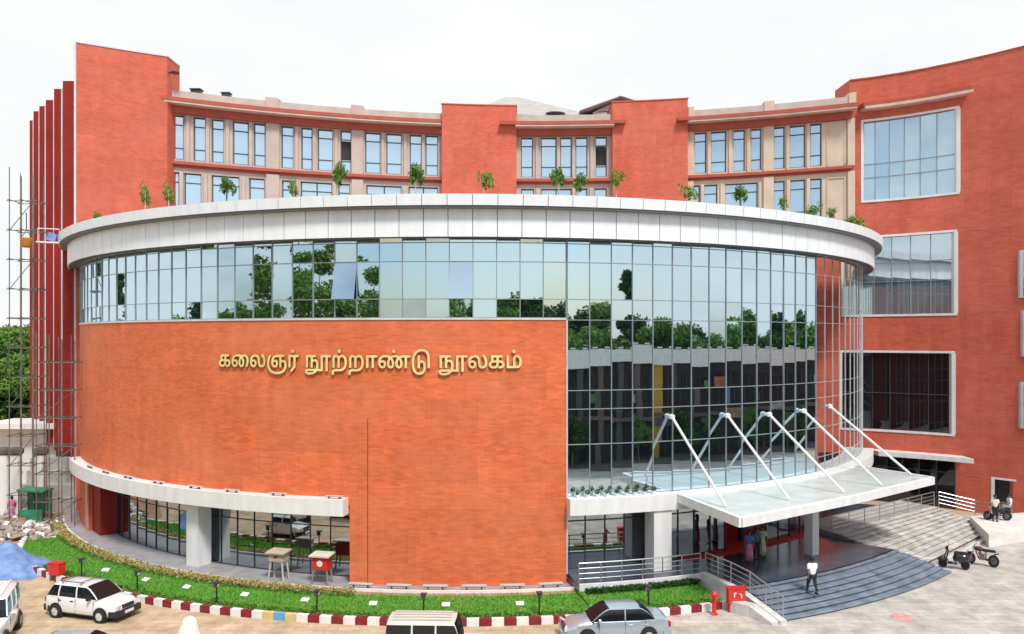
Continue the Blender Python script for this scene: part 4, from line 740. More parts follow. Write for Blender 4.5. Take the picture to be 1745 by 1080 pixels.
for word in SIGN:
    for gl_ in word:
        cu = bpy.data.curves.new('letter', 'CURVE'); cu.dimensions = '2D'; cu.fill_mode = 'BOTH'; cu.extrude = 0.05; cu.offset = 0.0
        for ct in gl_:
            s = cu.splines.new('POLY'); s.points.add(len(ct)-1); s.use_cyclic_u = True
            for p, (x, y) in zip(s.points, ct): p.co = ((x-49)*SX, y*SZ, 0, 1)
        co_ = bpy.data.objects.new('letter_curve', cu); COL.objects.link(co_); bpy.context.view_layer.update()
        me = bpy.data.meshes.new_from_object(co_.evaluated_get(bpy.context.evaluated_depsgraph_get())); bpy.data.objects.remove(co_); bpy.data.curves.remove(cu)
        for v in me.vertices:
            x, y, z = v.co; q = P(R0+0.09+z, sa0+math.degrees(x/R0), 10.62+y); v.co = q
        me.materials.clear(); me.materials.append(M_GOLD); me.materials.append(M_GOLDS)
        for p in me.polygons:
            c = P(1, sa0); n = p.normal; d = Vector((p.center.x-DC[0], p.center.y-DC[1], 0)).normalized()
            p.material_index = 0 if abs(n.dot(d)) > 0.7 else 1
        o = bpy.data.objects.new('letter', me); COL.objects.link(o); o.parent = sg; o.matrix_parent_inverse = Matrix.Translation(sg['_o']).inverted()

# ================================================================== fittings along the building
def washer(w_):
    r = root('linear_floodlight', (0,0,0), 'x', 'floodlight', 'linear floodlights on brackets along the brick drum')
    mb = MB(); mb.box((0,0,0.26),(w_,0.2,0.06)); mb.build('lamp_bar', M_SILV, r)
    mb = MB(); mb.box((0,0,0.215),(w_-0.04,0.15,0.04)); mb.build('lens', M_FRAME, r)
    for s in (-1,1): mb = MB(); mb.box((s*w_*0.3,0,0.1),(0.06,0.14,0.2)); mb.build('bracket', M_FRAME, r)
    return r
nm = ['first','second','third','fourth','fifth','sixth','seventh','eighth']
w0 = washer(1.15); first = True
for i, px in enumerate((615,680,742,808,873,938)):
    a = az_px(px, 30.1); lab = 'silver bar floodlight at the foot of the orange wall, %s from the left' % nm[i]
    if first: w0.location = P(30.12,a,0.25); w0.rotation_euler[2] = R(a); w0['label'] = lab; first = False
    else: copy_tree(w0, P(30.12,a,0.25), R(a), lab)
w1 = washer(1.0); w1['group'] = 'linear floodlights on the left white ledge'
for i, px in enumerate((153,180,218,269,332,395,474,570)):
    a = az_px(px, 29.75); lab = 'thin bar floodlight on the left white ledge, %s from the left' % nm[i]; q = P(29.75,a,4.38)
    if i == 0: w1.location = q; w1.rotation_euler[2] = R(a); w1.scale = (0.9,0.8,0.5); w1['label'] = lab
    else: copy_tree(w1, q, R(a), lab)
def lawn_lamp():
    r = root('lawn_lamp', (0,0,0), 'x', 'lawn lamp', 'black lawn lamps inside the striped kerb')
    mb = MB(); mb.tube((0,0,0),(0,0,0.72),0.035); mb.box((0,0,0.02),(0.16,0.16,0.04)); mb.build('pole', M_BLACK, r)
    mb = MB(); mb.box((0,0,0.84),(0.2,0.2,0.2),taper=0.85); mb.box((0,0,0.96),(0.27,0.27,0.035)); mb.build('lamp_head', M_FRAME, r)
    mb = MB(); mb.box((0,0,0.84),(0.205,0.12,0.13)); mb.build('diffuser', M_SILV, r); return r
l0 = None
for i, (px, wh) in enumerate(((139,'nearest the left tip of the lawn'),(234,'behind the white hatchback'),(369,'third from the left'),(540,'fourth from the left'),(722,'behind the white jeep'),(919,'left of the silver sedan'),(1105,'behind the silver sedan'))):
    a = az_px(px, 33.3); q = P(33.3 if a > -44 else 33.3-(-44-a)*0.14, a, 0.15); lab = 'slim black lawn lamp on the green lawn, ' + wh
    if l0 is None: l0 = lawn_lamp(); l0.location = q; l0['label'] = lab
    else: copy_tree(l0, q, R(a), lab)
def spot():
    r = root('ground_spotlight', (0,0,0), 'x', 'spotlight', 'pale square spotlights set in the lawn')
    mb = MB(); mb.box((0,0,0.10),(0.36,0.26,0.05), rx=0.35); mb.build('lamp_plate', M_WHITE2, r)
    mb = MB(); mb.box((0,0,0.04),(0.12,0.08,0.1)); mb.build('bracket', M_FRAME, r); return r
s0 = None
for i, px in enumerate((180,248,318,417,520,636,760,886,1010)):
    a = az_px(px, 32.1); q = P(32.1 if a > -44 else 31.7, a, 0.17); lab = 'pale square spotlight lying in the lawn, %s from the left' % (nm+['ninth'])[i]
    if s0 is None: s0 = spot(); s0.location = q; s0['label'] = lab
    else: copy_tree(s0, q, R(a), lab)

# ---- two stands on the walkway
def stand(px, r_, lab, top, body, legs, emblem):
    a = az_px(px, r_); t = root('collection_box_stand', P(r_, a, 0.25), lab, 'box stand', rz=R(a))
    mb = MB(); mb.box((0,0,1.16 if not emblem else 1.02),(0.78,0.55,0.42 if not emblem else 0.62)); bx = mb.build('box', body, t)
    mb = MB(); mb.box((0,-0.02,1.40),(1.02,0.78,0.07),rx=0.08); mb.build('lid', top, t)
    for sx in (-1,1):
        for sy in (-1,1):
            mb = MB(); mb.tube((sx*0.30,sy*0.2,1.0),(sx*0.42,sy*0.26,0),0.045,0.04,6); mb.build('leg', legs, t)
    if emblem:
        mb = MB(); mb.tube((0,-0.28,1.02),(0,-0.295,1.02),0.15,n=20); mb.build('round_mark', M_WHITE2, bx)
    else:
        mb = MB(); mb.box((0,-0.285,1.18),(0.2,0.02,0.08)); mb.build('slot_plate', M_MAROON, bx)
stand(475, 29.6, 'box stand with a beige tray top and pale legs in front of the glazing', mat('beige_lid',(0.55,0.42,0.33),0.6), mat('beige_box',(0.50,0.40,0.33),0.6), mat('pale_legs',(0.55,0.5,0.42),0.7), False)
stand(549, 29.6, 'red box stand with a white round mark and pale lid, nearest the brick wall', mat('pale_lid',(0.66,0.60,0.52),0.6), M_RED, mat('grey_legs',(0.25,0.23,0.22),0.6), True)
# ---- red boxes by the kerb
q = g(97,990); t = root('red_bin', (q[0],q[1],0), 'small red metal bin on thin legs at the left end of the kerb', 'bin', rz=-0.3)
mb = MB(); mb.box((0,0,0.62),(0.62,0.42,0.56),taper=1.08); mb.build('bin_body', M_RED, t); mb = MB(); mb.box((0,0,0.92),(0.72,0.5,0.05)); mb.build('lid', M_RED, t)
for sx in (-1,1):
    for sy in (-1,1): mb = MB(); mb.tube((sx*.26,sy*.16,0),(sx*.26,sy*.16,0.35),0.02); mb.build('leg', M_FRAME, t)
q = g(1217,1047); t = root('fire_hydrant', (q[0],q[1],0), 'slim red hydrant standing at the striped kerb behind the silver sedan', 'hydrant')
mb = MB(); mb.lathe((0,0,0),[(0.16,0),(0.16,0.05),(0.09,0.08),(0.09,0.72),(0.13,0.76),(0.14,0.9),(0.08,1.0),(0.02,1.04)],n=14); mb.build('hydrant_body', M_RED, t)
mb = MB(); mb.tube((-0.24,0,0.8),(0.24,0,0.8),0.055,n=10); mb.tube((0,-0.22,0.8),(0,0,0.8),0.06,n=10); mb.build('hose_outlet', M_RED, t)
q = g(1254,1042); t = root('hose_cabinet', (q[0],q[1],0), 'red fire hose cabinet with white marks beside the white cheek wall', 'cabinet', rz=0.15)
mb = MB(); mb.box((0,0,0.72),(0.78,0.3,0.66)); cb = mb.build('cabinet_body', M_RED, t)
mb = MB(); mb.box((0,0,1.07),(0.84,0.36,0.04)); mb.build('lid', M_RED, t)
mb = MB(); mb.box((-0.13,-0.157,0.78),(0.05,0.012,0.2)); mb.box((-0.09,-0.158,0.86),(0.12,0.012,0.04)); mb.box((0.15,-0.157,0.8),(0.12,0.012,0.04),ry=0.5); mb.box((0.2,-0.158,0.7),(0.04,0.012,0.14))
mb.build('white_marks', M_WHITE2, cb)
for sx in (-1,1): mb = MB(); mb.box((sx*.32,0,0.2),(0.06,0.2,0.4)); mb.build('leg', M_RED, t)
# ================================================================== vehicles
def wheel(par, x, y, r_, wd, rim):
    s = 1 if y > 0 else -1
    mb = MB(); 
    prof = [(r_*0.62,-wd/2),(r_*0.94,-wd/2),(r_,-wd*0.3),(r_,wd*0.3),(r_*0.94,wd/2),(r_*0.62,wd/2)]
    n = 22; b = 0
    for (rr, yy) in prof:
        for k in range(n): a = 2*PI*k/n; mb.v.append((x+rr*math.cos(a), y+yy, r_+rr*math.sin(a)))
    for j in range(len(prof)-1):
        for k in range(n): k2=(k+1)%n; mb.f.append((j*n+k2,j*n+k,(j+1)*n+k,(j+1)*n+k2)); mb.mi.append(0); mb.uv.append([(0,0)]*4)
    ty = mb.build('wheel', M_RUBBER, par)
    mb = MB(); mb.tube((x,y-wd*0.3,r_),(x,y+wd*0.38*s if s>0 else y-wd*0.38,r_),r_*0.63,n=20)
    for k in range(6): a = 2*PI*k/6; mb.box((x+r_*0.36*math.cos(a), y+s*wd*0.42, r_+r_*0.36*math.sin(a)), (r_*0.5,0.02,r_*0.13), ry=-a)
    mb.tube((x,y,r_),(x,y+s*wd*0.48,r_),r_*0.14,n=10)
    mb.build('rim', rim, ty)
def car(name, loc, rz, label, cat, c):
    t = root(name, loc, label, cat, rz=rz)
    Lh, W = c['L']/2, c['W']/2; paint = c['paint']; low = c.get('low', paint)
    st = c['prof']        # (x, ztop of the lower body, plan factor)
    xs = []
    for i in range(len(st)-1):
        a0,a1,a2,a3 = st[max(0,i-1)],st[i],st[i+1],st[min(len(st)-1,i+2)]
        for k in range(5):
            u = k/5; h0 = 1-3*u*u+2*u**3; h1 = 3*u*u-2*u**3; g0 = u-2*u*u+u**3; g1 = u**3-u*u
            d = a2[0]-a1[0]
            def hm(j):
                s1 = (a2[j]-a0[j])/(a2[0]-a0[0]) if a2[0] != a0[0] else 0; s2 = (a3[j]-a1[j])/(a3[0]-a1[0]); return h0*a1[j]+h1*a2[j]+0.6*d*(g0*s1+g1*s2)
            xs.append((a1[0]+d*u, hm(1), hm(2)))
    xs.append(st[-1])
    mb = MB(); rings_ = []
    for (x, zt, f) in xs:
        hw = W*f; zb = c['sill']; h = zt-zb
        pr = [(0.90,zb),(0.985,zb+h*0.12),(1.0,zb+h*0.42),(0.985,zb+h*0.72),(0.93,zb+h*0.94),(0.80,zt),(0.4,zt+0.025),(0,zt+0.03)]
        full = [(hw*a,z) for a,z in pr]+[(-hw*a,z) for a,z in reversed(pr[:-1])]
        rings_.append([(x,y,z) for y,z in full])
    m_ = len(rings_[0])
    for i in range(len(rings_)-1):
        for k in range(m_):
            k2 = (k+1)%m_; lowb = (k in (0, m_-2)) or k == m_-1
            mb.face([rings_[i][k],rings_[i+1][k],rings_[i+1][k2],rings_[i][k2]], mi=1 if lowb else 0)
    mb.face(rings_[0]); mb.face(rings_[-1][::-1])
    bd_ = mb.build('body', [paint, low], t, smooth='angle')
    # greenhouse
    (xf, xr, zb), (xft, xrt, zt) = c['base'], c['top']; wb, wt = W*0.90, W*c.get('tum',0.76)
    Hh = zt-zb; dome = c.get('dome',0.05); bow = c.get('bow',0.07)
    fr_ = [(0,0),(0.3,0.40),(0.62,0.76),(0.88,0.965),(1,1.0)]
    S_ = [(xf+(xft-xf)*u, h, 'f') for u, h in fr_[:-1]]+[(xft+(xrt-xft)*u, 1.0, 'r') for u in (0,0.2,0.4,0.6,0.8,1)]+[(xr+(xrt-xr)*u, h, 'b') for u, h in fr_[:-1]][::-1]
    def sec(x, h, kk):
        H = Hh*h; w2 = wb+(wt-wb)*h; xc = (xft+xrt)/2; s = 1 if kk == 'f' else -1 if kk == 'b' else 0; mid = (x-xc)/abs(xft-xrt)*2
        dm = dome*(1-0.45*min(1,abs(mid))**2)*h; b_ = bow*(s*(1-0.5*h) + (0.5*mid if s == 0 else 0))
        return [(x, wb, zb-.03), (x, (wb+w2)/2+0.015*h, zb-.03+(H+.03)*0.5), (x, w2, zb+H*0.93), (x+b_*0.15, w2-0.05, zb+H*0.99), (x+b_*0.6, w2*0.6, zb+H+dm*0.7), (x+b_, 0, zb+H+dm)]
    SE = [sec(*s) for s in S_]; rf_, ws, rw_ = MB(), MB(), MB(); sws = {1: MB(), -1: MB()}
    for i in range(len(SE)-1):
        k0, k1 = S_[i][2], S_[i+1][2]; slope_f = k0 == 'f'; slope_b = k1 == 'b'
        for j in range(5):
            tgt = None
            for sgn in (1,-1):
                q = [SE[i][j], SE[i][j+1], SE[i+1][j+1], SE[i+1][j]]; q = [(x, y*sgn, z) for x, y, z in q]
                if sgn < 0: q.reverse()
                if j < 2: tgt = sws[sgn]
                elif j == 2: tgt = rf_
                else: tgt = ws if slope_f else rw_ if slope_b else rf_
                tgt.face(q[::-1])
    def merge(o): 
        import bmesh
        bm = bmesh.new(); bm.from_mesh(o.data); bmesh.ops.remove_doubles(bm, verts=bm.verts, dist=0.001); bmesh.ops.recalc_face_normals(bm, faces=bm.faces); bm.to_mesh(o.data); bm.free()
    for m_b, nm_, mt_ in ((sws[1],'side_window',c.get('sglass', G_CAR)),(sws[-1],'side_window',c.get('sglass', G_CAR)),(ws,'windscreen',G_CAR),(rw_,'rear_window',G_CAR),(rf_,'roof',c.get('roofm', paint))):
        o_ = m_b.build(nm_, mt_, t, smooth=True); merge(o_)
    merge(bd_); bd_.data.polygons.foreach_set('use_smooth',[True]*len(bd_.data.polygons)); bd_.data.set_sharp_from_angle(angle=R(50))
    pm = MB()
    for s in (1,-1):
        for (xb_, xt_) in c['pillars']: pm.tube((xb_,s*(wb+.004),zb-.02),((xb_+xt_)/2,s*((wb+wt)/2+.02),zb+Hh*.47),0.035,n=6); pm.tube(((xb_+xt_)/2,s*((wb+wt)/2+.02),zb+Hh*.47),(xt_,s*(wt+.004),zb+Hh*.93),0.035,0.03,6)
        pm.tube((xf-.05,s*wb,zb-.02),(xr+.05,s*wb,zb-.02),0.022,n=6)
    pm.build('pillar', c.get('pcol', paint), t)
    for k in c.get('ribs', []): mb = MB(); mb.box(((xft+xrt)/2,k,zt+dome+0.02),(abs(xft-xrt)*0.9,0.05,0.02)); mb.build('roof_rib', c.get('roofm', paint), t)
    if c.get('rack'):
        mb = MB()
        for s in (-1,1): mb.tube((xrt+.2,s*wt*.85,zt+dome+.07),(xft-.2,s*wt*.85,zt+dome+.07),0.02)
        for x in (xrt+.35, xft-.35): mb.tube((x,-wt*.85,zt+dome+.07),(x,wt*.85,zt+dome+.07),0.02); mb.tube((x,-wt*.85,zt),(x,-wt*.85,zt+dome+.07),0.02); mb.tube((x,wt*.85,zt),(x,wt*.85,zt+dome+.07),0.02)
        mb.build('roof_rack', M_FRAME, t)
    rw2 = c['wr']
    for x in c['axles']:
        for s in (1,-1):
            mb = MB(); mb.tube((x,s*(W*0.7),rw2+.02),(x,s*(W+0.004),rw2+.02),rw2*1.22,n=22); mb.build('wheel_arch', M_BLACK, t)
            wheel(t, x, s*(W-0.03), rw2, 0.19, c.get('rim', M_SILV))
    # bumpers, lamps, mirrors, grille, plate, handles
    zf = c['sill']; bm = c.get('bumper', paint)
    xF, xR = st[-1][0], st[0][0]
    if xF < xR: xF, xR = xR, xF
    for x, nme in ((xF,'front_bumper'),(xR,'rear_bumper')):
        s = 1 if x > 0 else -1; mb = MB(); mb.box((x+s*0.02,0,zf+0.17),(0.14,W*1.72,0.26)); 
        for q_ in (1,-1): mb.box((x-s*0.14,q_*W*0.86,zf+0.17),(0.34,0.1,0.25),rz=-s*q_*0.35)
        mb.build(nme, bm, t)
    zl = c['lampz']
    for q_ in (1,-1):
        mb = MB(); mb.box((xF-0.02,q_*W*0.66,zl),(0.10,W*0.36,0.15),rz=-q_*0.25); mb.build('headlight', mat('lamp_glass',(0.75,0.8,0.85),0.1,0.3), t)
        mb = MB(); mb.box((xR+0.0,q_*W*0.72,zl+0.08),(0.08,W*0.26,0.2),rz=q_*0.25); mb.build('tail_light', mat('tail_lamp',(0.5,0.02,0.02),0.2), t)
        mb = MB(); mb.box((xf-0.28,q_*(W+0.09),zb+0.07),(0.1,0.18,0.12)); mb.tube((xf-0.3,q_*(W*0.9),zb+.03),(xf-0.28,q_*(W+.04),zb+.06),0.02); mb.build('wing_mirror', c.get('mirror', paint), t)
        for xh in c['handles']: mb = MB(); mb.box((xh,q_*(W*0.985),zb-0.14),(0.16,0.03,0.035)); mb.build('door_handle', c.get('bumper', M_BLACK) if bm is not paint else M_SILV, t)
        mb = MB()
        for xd in c['doors']: mb.box((xd,q_*(W*0.983+0.004),(zb+zf)/2+0.03),(0.014,0.02,(zb-zf)*0.8))
        mb.build('door_gap', M_BLACK, t)
    mb = MB(); mb.box((xF+0.005,0,zl-0.0),(0.09,W*0.8,0.13)); mb.build('grille', M_BLACK, t)
    mb = MB(); mb.box((xF+0.095,0,zf+0.18),(0.02,0.5,0.12)); mb.box((xR-0.095,0,zf+0.18),(0.02,0.5,0.12)); mb.build('number_plate', M_WHITE2, t)
    return t
P_WHITE = mat('car_white', (0.78,0.79,0.80), 0.22, var=0.02, coat=0.6, spec=0.5)
P_SILV = mat('car_silver', (0.42,0.50,0.58), 0.28, 0.45, var=0.03, coat=0.7)
P_PALE = mat('car_pale_blue', (0.50,0.58,0.66), 0.3, 0.3, var=0.03, coat=0.6)
P_CREAM = mat('jeep_cream', (0.62,0.60,0.56), 0.4, var=0.04, coat=0.3)
hatch = dict(L=3.7,W=1.62,paint=P_WHITE,low=M_BLACK,bumper=M_BLACK,sill=0.2,prof=[(-1.86,0.86,0.86),(-1.72,0.95,0.95),(-0.6,0.92,1.0),(0.75,0.90,1.0),(1.5,0.80,0.96),(1.8,0.66,0.86),(1.86,0.6,0.8)],
    base=(0.92,-1.72,0.92),top=(0.25,-1.42,1.40),pillars=[(-0.15,-0.2),(-1.12,-1.08)],axles=(1.15,-1.2),wr=0.285,lampz=0.62,handles=(-0.35,-1.0),doors=(0.8,-0.15,-1.05),rack=True,mirror=M_BLACK,tum=0.78)
sedan = dict(L=4.5,W=1.72,paint=P_SILV,sill=0.2,prof=[(-2.22,0.78,0.82),(-2.1,0.98,0.92),(-1.45,1.0,0.98),(-0.5,0.93,1.0),(0.95,0.90,1.0),(1.8,0.80,0.95),(2.15,0.66,0.84),(2.24,0.56,0.76)],
    base=(1.12,-1.62,0.93),top=(0.35,-0.95,1.40),pillars=[(-0.28,-0.3)],axles=(1.35,-1.28),wr=0.31,lampz=0.64,handles=(-0.5,-1.15),doors=(0.85,-0.28,-1.15),tum=0.74,dome=0.06)
jeep = dict(L=4.1,W=1.70,paint=P_WHITE,roofm=P_CREAM,sill=0.32,prof=[(-2.0,1.10,0.96),(-1.9,1.12,1.0),(0.6,1.10,1.0),(0.75,1.08,0.98),(1.9,1.02,0.86),(2.0,0.9,0.84)],
    base=(0.72,-1.96,1.12),top=(0.5,-1.9,1.82),pillars=[(-0.15,-0.15),(-1.0,-1.0)],axles=(1.35,-1.25),wr=0.35,lampz=0.85,handles=(-0.1,-0.95),doors=(0.62,-0.15,-1.0),tum=0.84,dome=0.06,ribs=(-0.45,-0.15,0.15,0.45),bumper=M_BLACK)
car('hatchback', (-18.25,35.75,0), R(-17), 'white hatchback with black bumpers and a roof rack parked by the striped kerb', 'car', hatch)
sdn = car('sedan', (4.12,33.0,0), R(186), 'silver blue sedan parked nose left before the striped kerb', 'car', sedan); sdn.scale = (0.93,0.93,0.96)
car('jeep', (-2.55,30.0,0), R(-2), 'white jeep with a cream ribbed roof at the bottom centre', 'jeep', jeep)
jeep2 = dict(jeep); jeep2.update(roofm=P_WHITE, sglass=glass('blue_car_glass',(0.6,0.8,0.95),(0.05,0.25,0.4),0.25))
car('jeep', (-20.75,32.6,0), R(-68), 'white jeep with dark side windows cut off by the left edge', 'jeep', jeep2)
palec = dict(sedan); palec.update(paint=P_PALE)
car('sedan', (-15.5,29.35,0), R(3), 'pale blue car showing only its roof at the bottom left', 'car', palec)

def scooter(loc, rz, label):
    t = root('scooter', loc, label, 'scooter', rz=rz)
    for x in (0.6,-0.58): wheel(t, x, 0.0, 0.24, 0.1, M_BLACK)
    mb = MB(); mb.lathe((-0.35,0,0.35),[(0.05,0),(0.3,0.05),(0.33,0.2),(0.26,0.38),(0.1,0.42)],n=14,sy=0.62,sx=1.35); mb.box((0.1,0,0.28),(0.5,0.32,0.08)); bd_ = mb.build('body', mat('scooter_black',(0.02,0.02,0.025),0.25,coat=0.5), t, smooth=True)
    mb = MB(); mb.box((0.38,0,0.6),(0.08,0.36,0.55),ry=-0.25); mb.lathe((0.6,0,0.36),[(0.3,0),(0.28,0.1),(0.1,0.18)],n=12,sy=0.4); mb.build('front_shield', MATS['scooter_black'], t)
    mb = MB(); mb.box((-0.35,0,0.8),(0.75,0.26,0.1),taper=0.85); mb.build('seat', M_RUBBER, t)
    mb = MB(); mb.tube((0.6,0,0.3),(0.36,0,0.95),0.03); mb.tube((0.34,-0.32,1.0),(0.34,0.32,1.0),0.02); mb.box((0.38,0,0.98),(0.16,0.2,0.14)); mb.build('handlebar', M_BLACK, t)
    mb = MB(); mb.tube((0.46,0,0.98),(0.49,0,0.98),0.07,n=12); mb.build('headlight', MATS['lamp_glass'], t)
    for s in (-1,1): mb = MB(); mb.tube((0.32,s*0.2,1.0),(0.3,s*0.28,1.15),0.01); mb.box((0.3,s*0.28,1.17),(0.02,0.1,0.06)); mb.build('mirror', M_BLACK, t)
    mb = MB(); mb.box((-0.9,0,0.62),(0.06,0.16,0.08)); mb.build('tail_light', MATS['tail_lamp'], t)
    mb = MB(); mb.tube((-0.2,-0.12,0.28),(-0.85,-0.16,0.3),0.045); mb.build('exhaust', M_STEEL, t)
    return t
def motorbike(loc, rz, label):
    t = root('motorcycle', loc, label, 'motorcycle', rz=rz)
    for x in (0.68,-0.62): wheel(t, x, 0.0, 0.31, 0.09, MATS['engine_grey'] if 'engine_grey' in MATS else mat('engine_grey',(0.2,0.2,0.21),0.4,0.6))
    mb = MB(); mb.tube((0.42,0,0.9),(-0.2,0,0.72),0.03); mb.tube((0.42,0,0.85),(0.2,0,0.35),0.03); mb.tube((0.2,0,0.35),(-0.2,0,0.33),0.03); mb.tube((-0.2,0,0.72),(-0.2,0,0.33),0.03); mb.tube((-0.2,0.1,0.33),(-0.62,0.1,0.31),0.025); mb.tube((-0.2,-0.1,0.33),(-0.62,-0.1,0.31),0.025); mb.build('frame', M_BLACK, t)
    mb = MB(); mb.lathe((0.18,0,0.72),[(0.06,0),(0.2,0.04),(0.22,0.14),(0.12,0.22)],n=14,sx=1.35,sy=0.65); mb.build('fuel_tank', mat('bike_maroon',(0.08,0.01,0.012),0.25,coat=0.5), t, smooth=True)
    mb = MB(); mb.box((-0.38,0,0.8),(0.72,0.25,0.1),taper=0.85); mb.build('seat', M_RUBBER, t)
    mb = MB(); mb.box((0.02,0,0.45),(0.3,0.24,0.26)); mb.tube((0.05,0,0.5),(0.18,0,0.68),0.09,n=10); mb.build('engine', mat('engine_grey',(0.2,0.2,0.21),0.4,0.6), t)
    for s in (-1,1): mb = MB(); mb.tube((0.68,s*0.07,0.31),(0.42,s*0.07,0.98),0.024); mb.build('fork', M_STEEL, t)
    mb = MB(); mb.tube((0.38,-0.34,1.05),(0.42,0,1.0),0.018); mb.tube((0.42,0,1.0),(0.38,0.34,1.05),0.018); mb.build('handlebar', M_BLACK, t)
    mb = MB(); mb.tube((0.46,0,0.92),(0.56,0,0.92),0.09,n=14); mb.build('headlight', MATS['lamp_glass'], t)
    mb = MB(); mb.tube((0.1,-0.13,0.3),(-0.8,-0.16,0.36),0.045); mb.build('exhaust', M_STEEL, t)
    mb = MB(); mb.box((-0.78,0,0.68),(0.28,0.14,0.04),ry=0.25); mb.box((0.68,0,0.63),(0.4,0.12,0.02)); mb.build('mudguard', M_BLACK, t)
    return t
q = g(1626,969); tw = scooter((q[0],q[1],0), R(152), 'black scooter parked on the pale forecourt, left of the motorcycle'); tw.scale = (0.88,1.0,1.08)
q = g(1674,964); tw = motorbike((q[0],q[1],0), R(142), 'dark motorcycle parked on the pale forecourt right of the scooter'); tw.scale = (0.84,1.0,1.05)
tw = motorbike((30.1,50.9,0.75), R(170), 'dark motorcycle with a rider beside the open doorway'); tw.scale = (0.85,)*3

# ================================================================== people
def skin(nodes, edges, name, m, parent, sub=1):
    me = bpy.data.meshes.new(name+'_rig'); me.from_pydata([n_[0] for n_ in nodes], edges, []); me.update()
    ob = bpy.data.objects.new(name+'_rig', me); COL.objects.link(ob)
    md = ob.modifiers.new('s', 'SKIN'); md.use_smooth_shade = True
    for v, n_ in zip(me.skin_vertices[0].data, nodes): v.radius = (n_[1], n_[1] if len(n_) < 3 else n_[2])
    me.skin_vertices[0].data[0].use_root = True
    sb = ob.modifiers.new('u', 'SUBSURF'); sb.levels = sub; sb.render_levels = sub
    bpy.context.view_layer.update()
    ev = ob.evaluated_get(bpy.context.evaluated_depsgraph_get()); m2 = bpy.data.meshes.new_from_object(ev); bpy.data.objects.remove(ob); bpy.data.meshes.remove(me)
    m2.materials.clear(); m2.materials.append(m); m2.name = name
    o = bpy.data.objects.new(name, m2); COL.objects.link(o); o.parent = parent; return o
def person(loc, rz, label, shirt, pants, pose='stand', H=1.68, skirt=None, group=None, long_hair=False):
    t = root('person', loc, label, 'person', rz=rz, group=group); t.scale = (H/1.68,)*3
    lf, rf_, al, ar = {'walk': (0.26,-0.22,-0.2,0.22), 'stand': (0.03,-0.02,0.04,0.02), 'sit': (0,0,0.3,0.3)}[pose]
    sit = pose == 'sit'; dz = -0.42 if sit else 0
    N_, E_ = [], []
    def nd(p, r_, r2=None): N_.append((p, r_) if r2 is None else (p, r_, r2)); return len(N_)-1
    def ed(a, b): E_.append((a, b))
    pel = nd((0,0,0.93+dz),0.12,0.10); wa = nd((0,0,1.06+dz),0.115,0.085); ch = nd((0,0.0,1.26+dz),0.14,0.10); nk0 = nd((0,0,1.40+dz),0.07); nk = nd((0,0.0,1.46+dz),0.05); h1 = nd((0,0.015,1.54+dz),0.075,0.085); h2 = nd((0,0.01,1.62+dz),0.08,0.09); 
    for a, b in ((pel,wa),(wa,ch),(ch,nk0),(nk0,nk),(nk,h1),(h1,h2)): ed(a, b)
    nose = nd((0,0.11,1.545+dz),0.012); ed(h1, nose)
    J = {}
    for s, ph, ap in ((-1,lf,al),(1,rf_,ar)):
        hip = nd((s*0.095,0,0.88+dz),0.088); ed(pel, hip)
        if sit: kn = (s*0.14,0.40,0.50); an = (s*0.15,0.42,0.09); toe = (s*0.16,0.58,0.04)
        else:
            kn = (s*0.10,ph*0.55+0.04,0.49+abs(ph)*0.05); an = (s*0.10,ph*1.0-(0.06 if ph<0 else 0),0.09+(0.10 if ph<-0.1 else 0)); toe = (s*0.11,an[1]+0.15,an[2]-(0.05 if ph>=-.1 else 0.09))
        k_ = nd(kn,0.058); a_ = nd(an,0.038); t_ = nd(toe,0.032); ed(hip,k_); ed(k_,a_); ed(a_,t_)
        sh = nd((s*0.185,0,1.37+dz),0.055); el = nd((s*0.23,ap*0.35-0.02,1.11+dz),0.042)
        hz = (s*(0.235 if not sit else 0.18),ap*1.0+0.05+(0.15 if sit else 0),0.87+dz+(abs(ap)*0.2 if not sit else 0.16)); wr = nd(hz,0.028); ed(ch,sh); ed(sh,el); ed(el,wr)
        pm = nd((hz[0],hz[1]+0.02,hz[2]-0.06),0.032,0.018); ed(wr, pm)
        for q_ in range(4):
            l_ = (0.07,0.08,0.075,0.06)[q_]; f1 = nd((hz[0],hz[1]-0.012+0.02*q_,hz[2]-0.1),0.009); f2 = nd((hz[0]-s*0.015,hz[1]-0.008+0.02*q_,hz[2]-0.1-l_),0.008); ed(pm,f1); ed(f1,f2)
        th = nd((hz[0]-s*0.015,hz[1]+0.065,hz[2]-0.085),0.009); ed(pm, th)
        J[s] = (hip, k_, a_, sh, el, wr)
    skin(N_, E_, 'body', M_SKIN, t)
    # shirt
    S = [(N_[wa][0],0.15,0.115),((0,0,0.90+dz),0.155,0.125),(N_[ch][0],0.165,0.125),((0,0,1.39+dz),0.085)]; Es = [(0,1),(0,2),(2,3)]
    for s in (-1,1):
        i = len(S); S += [((s*0.19,0,1.36+dz),0.075),(tuple((Vector(N_[J[s][4]][0])*0.85+Vector(N_[J[s][3]][0])*0.15)),0.062)]; Es += [(2,i),(i,i+1)]
    skin(S, Es, 'shirt', shirt, t)
    if skirt:
        mb = MB(); mb.lathe((0,0,0),[(0.21,0.12),(0.2,0.5),(0.17,0.85),(0.15,0.98+dz)],n=16,sy=0.8); mb.build('skirt', skirt, t, smooth=True)
    else:
        S = [((0,0,0.95+dz),0.14,0.115)]; Es = []
        for s in (-1,1):
            i = len(S); S += [(N_[J[s][0]][0],0.108),(N_[J[s][1]][0],0.076),(tuple(Vector(N_[J[s][2]][0])+Vector((0,0,0.03))),0.058)]; Es += [(0,i),(i,i+1),(i+1,i+2)]
        skin(S, Es, 'trousers', pants, t)
